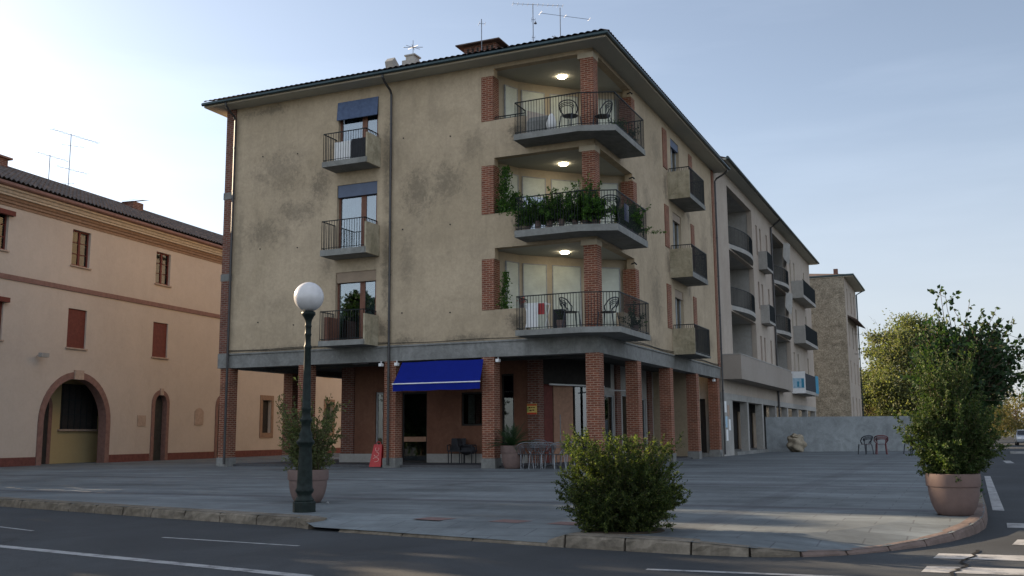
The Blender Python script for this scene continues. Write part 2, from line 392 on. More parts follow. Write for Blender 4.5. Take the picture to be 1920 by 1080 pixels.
M = {}
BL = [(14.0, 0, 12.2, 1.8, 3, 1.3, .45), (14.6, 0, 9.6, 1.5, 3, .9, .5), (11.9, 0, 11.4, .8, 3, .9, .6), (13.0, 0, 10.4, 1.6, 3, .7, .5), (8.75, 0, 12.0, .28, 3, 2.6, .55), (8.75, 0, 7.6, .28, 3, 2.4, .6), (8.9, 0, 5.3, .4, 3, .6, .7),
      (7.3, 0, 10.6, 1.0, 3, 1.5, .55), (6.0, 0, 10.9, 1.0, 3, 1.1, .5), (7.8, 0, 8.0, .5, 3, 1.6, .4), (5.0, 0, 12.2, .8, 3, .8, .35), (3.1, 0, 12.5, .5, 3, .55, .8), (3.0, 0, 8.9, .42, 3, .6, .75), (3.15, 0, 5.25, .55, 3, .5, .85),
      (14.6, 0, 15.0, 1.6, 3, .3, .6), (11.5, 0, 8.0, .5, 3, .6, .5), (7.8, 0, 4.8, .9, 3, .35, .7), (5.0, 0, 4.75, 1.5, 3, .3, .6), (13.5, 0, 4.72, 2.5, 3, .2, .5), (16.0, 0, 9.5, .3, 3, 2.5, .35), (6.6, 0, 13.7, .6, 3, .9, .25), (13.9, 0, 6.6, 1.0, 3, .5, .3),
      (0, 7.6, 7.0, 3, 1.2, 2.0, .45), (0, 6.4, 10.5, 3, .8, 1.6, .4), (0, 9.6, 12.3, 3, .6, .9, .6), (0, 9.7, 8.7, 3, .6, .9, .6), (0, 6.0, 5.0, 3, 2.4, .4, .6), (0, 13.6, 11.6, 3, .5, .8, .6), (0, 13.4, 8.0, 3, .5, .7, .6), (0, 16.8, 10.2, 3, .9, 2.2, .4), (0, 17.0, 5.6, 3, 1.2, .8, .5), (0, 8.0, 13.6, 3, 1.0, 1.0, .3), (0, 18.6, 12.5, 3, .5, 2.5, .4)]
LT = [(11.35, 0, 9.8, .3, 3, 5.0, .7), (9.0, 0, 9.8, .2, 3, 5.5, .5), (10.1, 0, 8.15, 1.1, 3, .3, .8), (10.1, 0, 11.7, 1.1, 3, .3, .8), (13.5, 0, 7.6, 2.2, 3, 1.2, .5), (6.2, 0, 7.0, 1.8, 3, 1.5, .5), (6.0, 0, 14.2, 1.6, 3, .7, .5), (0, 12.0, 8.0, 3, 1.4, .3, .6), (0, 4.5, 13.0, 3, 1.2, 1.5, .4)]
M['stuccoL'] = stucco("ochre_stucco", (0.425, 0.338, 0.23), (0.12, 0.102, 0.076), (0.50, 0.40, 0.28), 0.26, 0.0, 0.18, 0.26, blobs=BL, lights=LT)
M['plaster'] = stucco("ochre_plaster", (0.40, 0.34, 0.25), (0.28, 0.235, 0.17), (0.46, 0.39, 0.29), 0.3, 5.0, 0.1, 0.1)
M['ceil'] = stucco("pale_ceiling_plaster", (0.42, 0.41, 0.35), (0.33, 0.33, 0.28), (0.46, 0.45, 0.39), 0.3, 9.0, 0.06, 0.0)
M['brick'] = brickmat("red_brick", (0.225, 0.070, 0.038), (0.15, 0.048, 0.030), (0.34, 0.215, 0.15), 0.26, 0.08, 0.016)
M['brickdk'] = brickmat("shop_brick", (0.19, 0.068, 0.045), (0.13, 0.048, 0.033), (0.22, 0.155, 0.125), 0.28, 0.09, 0.02)
M['conc'] = stucco("concrete", (0.20, 0.20, 0.185), (0.08, 0.08, 0.072), (0.29, 0.29, 0.275), 0.6, 2.0, 0.25, 0.5)
M['concbal'] = stucco("balcony_concrete", (0.22, 0.22, 0.205), (0.10, 0.10, 0.085), (0.29, 0.29, 0.27), 0.5, 12.0, 0.2, 0.5)
M['concside'] = stucco("stained_side_panel", (0.42, 0.36, 0.25), (0.15, 0.13, 0.07), (0.50, 0.44, 0.32), 0.75, 17.0, 0.25, 0.8)
M['iron'] = plain("black_iron", (0.014, 0.018, 0.02), 0.5, 0.0)
M['gutter'] = plain("dark_gutter_metal", (0.035, 0.055, 0.06), 0.4, 0.6)
M['pipe'] = plain("brown_grey_downpipe", (0.05, 0.048, 0.048), 0.45, 0.3)
M['tile'] = plain("dark_roof_tile", (0.10, 0.075, 0.065), 0.85, 0, 0.4, 5.0)
M['shutter'] = slatmat("cream_roller_shutter", (0.55, 0.58, 0.50))
M['shutblue'] = slatmat("blue_grey_roller_shutter", (0.10, 0.13, 0.20))
M['shutbrown'] = slatmat("tan_roller_shutter", (0.30, 0.22, 0.15))
M['fabricblue'] = plain("blue_grey_fabric", (0.085, 0.115, 0.19), 0.9)
M['frame'] = plain("brown_window_wood", (0.16, 0.075, 0.05), 0.5)
M['framew'] = plain("grey_window_frame", (0.32, 0.33, 0.33), 0.5)
M['glass'] = glassmat("window_glass", 0.16)
M['glassdk'] = glassmat("shop_glass", 0.02, (0.5, 0.52, 0.5))
M['glassh'] = glassmat("old_house_glass", 0.02, (0.5, 0.52, 0.5))
M['curtain'] = plain("white_curtain", (0.70, 0.72, 0.74), 0.9)
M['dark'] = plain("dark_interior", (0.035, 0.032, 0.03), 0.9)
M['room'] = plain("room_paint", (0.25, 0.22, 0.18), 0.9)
M['lampon'] = emit("lit_ceiling_lamp", (1.0, 0.86, 0.62), 14.0)
M['reddish'] = stucco("red_brown_render", (0.17, 0.075, 0.047), (0.09, 0.04, 0.028), (0.22, 0.11, 0.07), 0.5, 21.0, 0.2, 0.5)
M['greyrender'] = stucco("grey_render", (0.40, 0.335, 0.275), (0.26, 0.22, 0.18), (0.45, 0.385, 0.32), 0.35, 31.0, 0.1, 0.3)
M['greylt'] = stucco("pale_grey_render", (0.33, 0.315, 0.29), (0.16, 0.155, 0.14), (0.39, 0.375, 0.345), 0.4, 33.0, 0.1, 0.4)
M['taupe'] = stucco("taupe_parapet_render", (0.30, 0.26, 0.22), (0.24, 0.21, 0.18), (0.33, 0.29, 0.25), 0.3, 35.0, 0.08, 0.2)
M['pink'] = stucco("pink_cream_render", (0.46, 0.39, 0.325), (0.33, 0.275, 0.23), (0.50, 0.425, 0.355), 0.22, 41.0, 0.06, 0.15)
M['yellow'] = stucco("yellow_porch_render", (0.38, 0.29, 0.15), (0.3, 0.23, 0.12), (0.42, 0.33, 0.17), 0.2, 43.0, 0.06, 0.1)
M['dado'] = plain("red_brown_dado", (0.14, 0.055, 0.045), 0.85)
M['band'] = plain("rose_brown_moulding", (0.20, 0.115, 0.095), 0.85)
M['ochreband'] = plain("ochre_brown_moulding", (0.24, 0.155, 0.105), 0.85)
M['creamband'] = plain("cream_moulding", (0.46, 0.385, 0.30), 0.85)
M['redwood'] = plain("red_brown_shutter_wood", (0.125, 0.035, 0.027), 0.6)
M['oldtile'] = None
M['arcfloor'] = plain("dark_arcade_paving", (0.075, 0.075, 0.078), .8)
M['arcceil'] = plain("darkened_arcade_ceiling", (0.10, 0.10, 0.09), .9, 0, .3, 1.5)  # arcade ceiling and floor colours lowered to deepen the shade in there
M['dooriron'] = plain("old_dark_door", (0.045, 0.045, 0.042), 0.8)
M['plaque'] = plain("weathered_plaque", (0.36, 0.27, 0.21), 0.9)
M['stone'] = stucco("rough_stone_wall", (0.38, 0.335, 0.26), (0.14, 0.12, 0.09), (0.44, 0.395, 0.31), 0.9, 51.0, 0.7, 0.85, (0.5, 0.5, 1.6))
M['white_wall'] = stucco("pale_concrete_wall", (0.24, 0.26, 0.265), (0.14, 0.15, 0.155), (0.31, 0.335, 0.34), 0.8, 61.0, 0.15, 0.3)
M['pot'] = plain("terracotta_resin_pot", (0.15, 0.105, 0.093), 0.6, 0, 0.12)
M['soil'] = plain("soil", (0.04, 0.03, 0.02), 1.0)
M['lampiron'] = plain("green_black_cast_iron", (0.011, 0.017, 0.015), 0.5, 0.0, 0.5, 12, 0.15)
M['globe'] = None
M['alu'] = plain("aluminium_tube", (0.2, 0.21, 0.225), 0.4, 0.8)
M['blackmetal'] = plain("dark_blue_black_tube", (0.03, 0.035, 0.045), 0.45, 0.3)
M['redtube'] = plain("dark_red_tube", (0.11, 0.02, 0.025), 0.45)
M['rattan'] = plain("black_woven_plastic", (0.03, 0.03, 0.034), 0.6)
M['awning'] = plain("royal_blue_canvas", (0.003, 0.012, 0.17), 0.8, 0, 0.08)
M['awnblk'] = plain("dark_blue_canvas", (0.01, 0.015, 0.05), 0.8)
M['white'] = plain("white_paint", (0.75, 0.75, 0.74), 0.5, 0, 0.05)
M['red'] = plain("red_plastic", (0.36, 0.018, 0.018), 0.45, 0, 0.1)
M['beige'] = plain("beige_door_panel", (0.30, 0.17, 0.11), 0.6)
M['bark'] = plain("bark", (0.09, 0.065, 0.045), 0.95, 0, 0.3, 14, 0.3)
M['boulder'] = stucco("boulder_stone", (0.34, 0.28, 0.20), (0.12, 0.11, 0.08), (0.42, 0.36, 0.27), 0.7, 71.0, 0.3, 0.1)

def mk_oldtile():
    m, n, p, o = newmat("old_clay_tile")
    t = noise(n, 3.5, 5, 0.7); r = ramp(n, t.outputs["Fac"], [(0.3, (0.045, 0.04, 0.038)), (0.5, (0.085, 0.07, 0.064)), (0.72, (0.17, 0.13, 0.11))])
    n.links.new(r.outputs[0], p.inputs["Base Color"]); p.inputs["Roughness"].default_value = 0.95; return m
M['oldtile'] = mk_oldtile()
def mk_globe():
    m, n, p, o = newmat("opal_globe"); p.inputs["Base Color"].default_value = (0.80, 0.78, 0.76, 1); p.inputs["Roughness"].default_value = 0.25
    p.inputs["Subsurface Weight"].default_value = 0.35; p.inputs["Subsurface Radius"].default_value = (0.2, 0.2, 0.2)
    t = noise(n, 4.0, 3); r = ramp(n, t.outputs["Fac"], [(0.3, (0.50, 0.485, 0.475)), (0.7, (0.62, 0.605, 0.60))]); n.links.new(r.outputs[0], p.inputs["Base Color"]); return m
M['globe'] = mk_globe()

def mk_paving():
    m, n, p, o = newmat("grey_stone_paving")
    g = n.nodes.new("ShaderNodeNewGeometry"); mp_ = n.nodes.new("ShaderNodeMapping"); mp_.vector_type = 'TEXTURE'
    mp_.inputs["Rotation"].default_value = (0, 0, math.atan2(dL[1], -dL[0]) * -1)
    mp_.inputs["Location"].default_value = (CX, CY, 0)
    n.links.new(g.outputs["Position"], mp_.inputs[0])
    b = n.nodes.new("ShaderNodeTexBrick"); b.inputs["Scale"].default_value = 1; b.inputs["Brick Width"].default_value = 0.9; b.inputs["Row Height"].default_value = 0.45
    b.inputs["Mortar Size"].default_value = 0.01; b.inputs["Color1"].default_value = (0.140, 0.160, 0.166, 1); b.inputs["Color2"].default_value = (0.122, 0.140, 0.147, 1); b.inputs["Mortar"].default_value = (0.085, 0.092, 0.098, 1)
    n.links.new(mp_.outputs[0], b.inputs["Vector"])
    sx = n.nodes.new("ShaderNodeSeparateXYZ"); n.links.new(mp_.outputs[0], sx.inputs[0])
    def bandm(sock, per, wd):
        a = n.nodes.new("ShaderNodeMath"); a.operation = 'PINGPONG'; a.inputs[1].default_value = per / 2; n.links.new(sock, a.inputs[0])
        c = n.nodes.new("ShaderNodeMath"); c.operation = 'LESS_THAN'; c.inputs[1].default_value = wd; n.links.new(a.outputs[0], c.inputs[0]); return c.outputs[0]
    sh = n.nodes.new("ShaderNodeMath"); sh.operation = 'ADD'; sh.inputs[1].default_value = 2.45; n.links.new(sx.outputs[1], sh.inputs[0])
    b1 = bandm(sh.outputs[0], 6.9, 0.26); b2_ = bandm(sx.outputs[0], 8.2, 0.22)
    hf = n.nodes.new("ShaderNodeMath"); hf.operation = 'MULTIPLY'; hf.inputs[1].default_value = 0.4; n.links.new(b2_, hf.inputs[0]); b2 = hf.outputs[0]
    mxm = n.nodes.new("ShaderNodeMath"); mxm.operation = 'MAXIMUM'; n.links.new(b1, mxm.inputs[0]); n.links.new(b2, mxm.inputs[1])
    c1 = mixc(n, mxm.outputs[0], b.outputs["Color"], (0.085, 0.09, 0.098))
    t = noise(n, 0.35, 8, 0.65, dist=0.8); r = ramp(n, t.outputs["Fac"], [(0.3, 0.60), (0.5, 0.92), (0.72, 1.25)])
    c2 = mixc(n, 1.0, c1, r.outputs[0], 'MULTIPLY')
    t3 = n.nodes.new("ShaderNodeTexNoise"); t3.inputs["Scale"].default_value = 1.0; t3.inputs["Detail"].default_value = 4; t3.inputs["Roughness"].default_value = .6
    m3_ = n.nodes.new("ShaderNodeMapping"); m3_.inputs["Scale"].default_value = (0.16, 0.95, 1); n.links.new(mp_.outputs[0], m3_.inputs[0]); n.links.new(m3_.outputs[0], t3.inputs["Vector"])
    r3 = ramp(n, t3.outputs["Fac"], [(0.35, 0.72), (0.62, 1.18)]); c2 = mixc(n, 1.0, c2, r3.outputs[0], 'MULTIPLY')
    t2 = noise(n, 3.0, 6, 0.7); r2 = ramp(n, t2.outputs["Fac"], [(0.35, 0.82), (0.7, 1.1)])
    c3 = mixc(n, 1.0, c2, r2.outputs[0], 'MULTIPLY')
    n.links.new(c3, p.inputs["Base Color"]); p.inputs["Roughness"].default_value = 0.75; p.inputs["Specular IOR Level"].default_value = 0.35
    bump(n, p, noise(n, 14, 5).outputs["Fac"], 0.12, 0.01)
    return m
def mk_asphalt(name, base, vs=0.5):
    m, n, p, o = newmat(name)
    t = noise(n, 0.3, 8, 0.7, dist=0.7); r = ramp(n, t.outputs["Fac"], [(0.3, mul(base, 0.62)), (0.5, base), (0.7, mul(base, 1.5))])
    f = noise(n, 55, 3, 0.8); r2 = ramp(n, f.outputs["Fac"], [(0.3, 0.7), (0.7, 1.35)])
    c = mixc(n, 1.0, r.outputs[0], r2.outputs[0], 'MULTIPLY')
    # cracks
    vo = n.nodes.new("ShaderNodeTexVoronoi"); vo.feature = 'DISTANCE_TO_EDGE'; vo.inputs["Scale"].default_value = 0.45
    g = n.nodes.new("ShaderNodeNewGeometry"); wn = noise(n, 1.6, 5, 0.7)
    ad = n.nodes.new("ShaderNodeVectorMath"); ad.operation = 'MULTIPLY_ADD'; n.links.new(wn.outputs["Color"], ad.inputs[0]); ad.inputs[1].default_value = (1.4, 1.4, 0); n.links.new(g.outputs["Position"], ad.inputs[2])
    n.links.new(ad.outputs[0], vo.inputs["Vector"])
    cr_ = ramp(n, vo.outputs["Distance"], [(0.0, 0.5), (0.008, 1.0)])
    msk = ramp(n, noise(n, 0.2, 3).outputs["Fac"], [(0.5, 0.0), (0.6, 1.0)])
    c2 = mixc(n, 1.0, c, cr_.outputs[0], 'MULTIPLY'); c3 = mixc(n, msk.outputs[0], c, c2)
    n.links.new(c3, p.inputs["Base Color"]); p.inputs["Roughness"].default_value = 0.85; p.inputs["Specular IOR Level"].default_value = 0.3
    bump(n, p, f.outputs["Fac"], 0.35, 0.008); return m
M['paving'] = mk_paving(); M['asphalt'] = mk_asphalt("asphalt", (0.029, 0.0325, 0.036))
M['ground'] = plain("dry_grass_and_earth", (0.07, 0.075, 0.04), 1.0, 0, 0.4, 0.6)
M['kerb'] = stucco("worn_kerb_stone", (0.165, 0.135, 0.10), (0.045, 0.038, 0.03), (0.25, 0.215, 0.17), 0.8, 81.0, 0.45, 0.2)
M['kerbred'] = stucco("reddish_kerb_stone", (0.16, 0.115, 0.10), (0.08, 0.06, 0.05), (0.2, 0.15, 0.13), 0.6, 83.0, 0.3, 0.2)
def mk_paint():
    m, n, p, o = newmat("worn_shaded_road_paint")  # paint toned down for wear and for the shade over the crossing
    t = noise(n, 5.0, 8, 0.75); r = ramp(n, t.outputs["Fac"], [(0.34, (0.10, 0.10, 0.10)), (0.5, (0.28, 0.28, 0.278)), (0.72, (0.37, 0.37, 0.365))])
    n.links.new(r.outputs[0], p.inputs["Base Color"]); p.inputs["Roughness"].default_value = 0.8; return m
M['paint'] = mk_paint()

# ================================================================== GROUND
g = MB(); g.quad((-600, -300, -0.16), (900, -300, -0.16), (900, 1500, -0.16), (-600, 1500, -0.16))
struct(g.build("ground", M['ground'], fix=False))
g = MB(); 
g.quad((-120, -30, -0.15), (150, -30, -0.15), (150, 320, -0.15), (-120, 320, -0.15))
struct(g.build("road", M['asphalt'], fix=False))
# plaza outline, kerb top edge (x, y, z)
K = [(-52, 51.2, 0), (-30, 35.0, 0), (-10.4, 20.5, 0), (-6.2, 17.4, 0), (-3.25, 15.25, 0), (-2.9, 14.75, -0.10), (0.45, 12.42, -0.11), (0.62, 12.32, 0), (1.3, 11.9, 0), (2.0, 11.5, -0.01),
     (2.6, 11.25, -0.05), (3.15, 11.2, -0.09), (3.7, 11.35, -0.10), (4.3, 11.7, -0.09), (4.9, 12.15, -0.07), (5.5, 12.75, -0.05), (6.1, 13.5, -0.02), (6.6, 14.3, 0), (7.1, 15.3, 0), (7.9, 17.0, 0), (11.7, 25.5, 0), (29.2, 64.5, 0), (60, 133, 0), (-40, 133, 0)]
cen = Vector((-2, 40, 0))
inner = []
for i, (x, y, z) in enumerate(K):
    if i < 22:
        pv = Vector(K[max(i - 1, 0)][:2]); nx = Vector(K[min(i + 1, 21)][:2]); d = (nx - pv).normalized(); nn = Vector((-d.y, d.x))
        q = Vector((x, y)) + nn * (0.9 if 4 <= i <= 18 else 0.4); inner.append((q.x, q.y, 0))
    else: inner.append((x, y, 0))
g = MB()
for i in range(22): g.quad(K[i], K[i + 1], inner[i + 1], inner[i])
g.quad(*[p for p in inner])
struct(g.build("plaza", M['paving'], fix=False))
# kerb stones
def kerb_run(pts, z0, wd, blk, mat, rough=0.012, slump=0.0):
    mb = MB(); P = [Vector(p) for p in pts]
    for a, b in zip(P[:-1], P[1:]):
        L = (b - a).length; n = max(1, round(L / blk)); d = (b - a) / n; t = Vector((b - a)).normalized(); nn = Vector((-t.y, t.x, 0)).normalized()
        for k in range(n):
            p = a + d * k; q = a + d * (k + 1); p = p + t * 0.013; q = q - t * 0.013
            sub = 6; i0 = len(mb.v)
            for s_ in range(sub + 1):
                c = p + (q - p) * s_ / sub; j = lambda: rng.uniform(-rough, rough)
                e = 0.03 if s_ in (0, sub) else 0.0
                zt = c.z + 0.006
                for off, z in ((-0.035, z0 - 0.05), (-0.03 + j() + e * .4, z0 + 0.3 * (zt - z0)), (-0.022 + j() + e * .4, zt - 0.035 + j() * .5 - e * .4), (0.01 + j() * .5, zt - 0.004 - e * .3), (0.05, zt), (wd, zt)):
                    v = c + nn * off; mb.v.append((v.x, v.y, z))
            for s_ in range(sub):
                for r in range(5):
                    A = i0 + s_ * 6 + r; mb.f.append((A, A + 6, A + 7, A + 1))
            mb.f.append(tuple(i0 + r for r in range(6))); mb.f.append(tuple(i0 + sub * 6 + r for r in range(6)))
    return mb
struct(kerb_run([K[1], K[2]], -0.15, 0.3, 1.05, M['kerb']).build("kerb", M['kerb']))
struct(kerb_run([K[2], K[3], K[4], (-3.0, 14.95, -0.01)], -0.15, 0.3, 0.85, M['kerb'], 0.016).build("kerb", M['kerb']))
struct(kerb_run([(-3.02, 14.98, -0.005), (-2.72, 15.75, -0.03)], -0.12, 0.28, 0.8, M['kerb'], 0.01).build("kerb", M['kerb']))
struct(kerb_run([(-2.5, 14.5, -0.11), (0.45, 12.42, -0.11)], -0.15, 0.22, 1.1, M['kerb'], 0.005).build("kerb", M['kerb']))
struct(kerb_run([(0.4, 12.45, -0.08), K[7], K[8], K[9], K[10], K[11]], -0.15, 0.3, 0.8, M['kerb'], 0.014).build("kerb", M['kerb']))
struct(kerb_run([K[i] for i in range(11, 20)], -0.15, 0.16, 0.9, M['kerbred'], 0.006).build("kerb", M['kerbred']))
struct(kerb_run([K[19], K[20], K[21]], -0.15, 0.2, 1.0, M['kerb'], 0.005).build("kerb", M['kerb']))

def strip(p, q, wd, z=-0.146):
    p = Vector(p); q = Vector(q); d = (q - p).normalized(); n_ = Vector((-d.y, d.x)) * wd / 2
    mb = MB(); N = max(1, int((q - p).length / 0.5)); i = 0
    for k in range(N + 1):
        c = p + (q - p) * k / N; j = rng.uniform(-0.008, 0.008)
        mb.v += [(c.x - n_.x * (1 + j), c.y - n_.y * (1 + j), z), (c.x + n_.x, c.y + n_.y, z)]
    for k in range(N): mb.f.append((2 * k, 2 * k + 2, 2 * k + 3, 2 * k + 1))
    return mb
def marking(mb): return struct(mb.build("road_marking", M['paint'], fix=False))
marking(strip((-17, 19.8), (-2.0, 9.95), 0.17)); marking(strip((-1.9, 9.88), (4.0, 6.0), 0.17))
marking(strip((-9.6, 17.1), (-7.1, 15.0), 0.06)); marking(strip((-4.79, 13.88), (-2.68, 12.68), 0.07)); marking(strip((1.33, 10.28), (6.0, 8.6), 0.11))
def poly(pts, z=-0.146):
    mb = MB(); mb.quad(*[(x, y, z) for x, y in pts]); return marking(mb)
poly([(4.75, 11.41), (4.51, 10.99), (6.6, 10.25), (6.9, 10.72)])
poly([(4.18, 10.35), (3.95, 9.93), (6.0, 9.25), (6.25, 9.7)])
poly([(6.32, 12.78), (5.96, 12.2), (8.2, 11.4), (8.5, 12.0)])
poly([(7.30, 15.05), (6.95, 14.32), (9.2, 13.3), (9.6, 14.0)])
poly([(14.3, 30.65), (14.45, 30.58), (8.40, 17.36), (8.24, 17.45)])
poly([(22.46, 46.23), (22.75, 46.1), (21.2, 42.6), (20.9, 42.7)])
# open crack in the crossing
cr0 = MB(); pts = [Vector((5.31, 11.68, 0))]; tgt = [(4.57, 10.41), (4.13, 9.67), (3.8, 9.0)]
for t in tgt:
    s0 = pts[-1].copy()
    for k in range(1, 8): pts.append(s0.lerp(Vector((t[0], t[1], 0)), k / 7) + Vector((rng.uniform(-.04, .04), rng.uniform(-.04, .04), 0)))
for k in range(len(pts) - 1):
    a, b = pts[k], pts[k + 1]; wd = rng.uniform(0.012, 0.03)
    cr0.quad((a.x - wd, a.y, -0.142), (b.x - wd, b.y, -0.142), (b.x + wd, b.y, -0.142), (a.x + wd, a.y, -0.142))
M['crack'] = plain("crack_tar", (0.012, 0.012, 0.012), 0.9)
struct(cr0.build("road_crack", M['crack'], fix=False))
M['redpaver'] = plain("red_paver", (0.17, 0.11, 0.10), 0.8)
for (x, y) in ((-1.15, 14.75), (-0.05, 14.25), (0.75, 13.8)):
    c = Vector((x, y)); d = Vector((0.81, -0.58)); e = Vector((0.58, 0.81)); mb = MB()
    mb.quad(*[(*(c + d * a + e * b), 0.004) for a, b in ((-.25, -.2), (.25, -.2), (.25, .2), (-.25, .2))])
    struct(mb.build("paving_inlay", M['redpaver'], fix=False))
# low traffic strip across the far street
mb = MB(); Fh = Frame((29.5, 60.6, 0), (0.912, -0.409, 0), (0.409, 0.912, 0)); mb.extr(Fh, [(0, -.15), (.25, -.02), (1.0, -.02), (1.25, -.15)], 0.4, 14)
struct(mb.build("traffic_island_kerb", M['conc']))

# ================================================================== CORNER BUILDING
PL = lambda a, d, z: FB(a, d, z)      # left front: a=u, depth=v
PR = lambda a, d, z: FB(d, a, z)      # right front: a=v, depth=u
B = thing("corner_apartment_building", "ochre four storey corner building with brick arcade and corner balconies", "apartment building", tuple(FB(0, 0, 0)))
LEND, REND = 16.77, 19.5
OT = [8.12, 11.60, 15.14]; FL = [4.87, 8.47, 12.05]; PP = [5.80, 9.44, 13.08]; PT = [7.72, 11.32, 14.85]
opsL, opsR = [], []
for i in range(3):
    f0 = FL[i]
    opsL += [(0.0, 2.72, f0, OT[i]), (2.72, 4.02, PP[i], OT[i]), (4.02, 4.55, PP[i], PT[i])]
    opsR += [(0.0, 3.0, f0, OT[i]), (3.0, 4.55, PP[i], OT[i]), (4.55, 5.07, PP[i], PT[i])]
WT = [7.70, 11.30, 14.80]
for i in range(3):
    opsL.append((9.19, 11.09, FL[i] + 0.02, WT[i])); opsR.append((10.65, 12.15, FL[i] + 0.02, WT[i]))
wl = MB(); wallgrid(wl, PL, 0.0, LEND, 4.62, 15.32, opsL, 0.32); wl.build("front_wall", M['stuccoL'], B)
wr = MB(); wallgrid(wr, PR, 0.0, REND, 4.62, 15.32, opsR, 0.32); wr.build("front_wall", M['stuccoL'], B)
# back and far side walls close the block
mb = MB(); mb.box(FB, LEND - 0.3, LEND, 0.33, 16.0, 4.62, 15.3); mb.box(FB, 0.33, LEND - 0.31, 15.7, 16.0, 0, 15.3); mb.build("rear_wall", M['stuccoL'], B)
# beam
mb = MB(); mb.box(FB, 0, LEND, 0, 0.5, 4.05, 4.615); mb.box(FB, 0, 0.5, 0.5, REND, 4.05, 4.615); mb.box(FB, LEND - 0.5, LEND, 0.5, 15.6, 4.05, 4.615)
mb.build("concrete_beam", M['conc'], B)
mb = MB(); mb.box(FB, -0.05, LEND + .03, -0.05, -0.002, 4.60, 4.66); mb.box(FB, -0.05, -0.002, 0.0, REND, 4.60, 4.66); mb.build("ledge", M['conc'], B)
# arcade ceiling, with dropped joists
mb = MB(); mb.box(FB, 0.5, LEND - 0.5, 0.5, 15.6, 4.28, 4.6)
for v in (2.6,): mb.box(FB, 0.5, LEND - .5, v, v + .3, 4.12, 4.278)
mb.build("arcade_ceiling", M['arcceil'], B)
# columns
def column(u, v, z0=0, z1=4.05, s=0.5, parent=B, plinth=True):
    c = MB(); c.box(FB, u, u + s, v, v + s, z0 + (0.36 if plinth else 0), z1); o = c.build("column", M['brick'], parent)
    if plinth:
        p = MB(); p.box(FB, u - 0.03, u + s + 0.03, v - 0.03, v + s + 0.03, z0 - 0.02, z0 + 0.36); p.build("plinth", M['conc'], o)
    return o
for u in (0.0, 4.07, 8.26, 12.30, 16.27): column(u, 0)
for v in (4.57, 9.37, 14.07, 18.6): column(0, v)
column(16.27, 4.3); column(16.27, 9.0); column(16.27, 14.5)
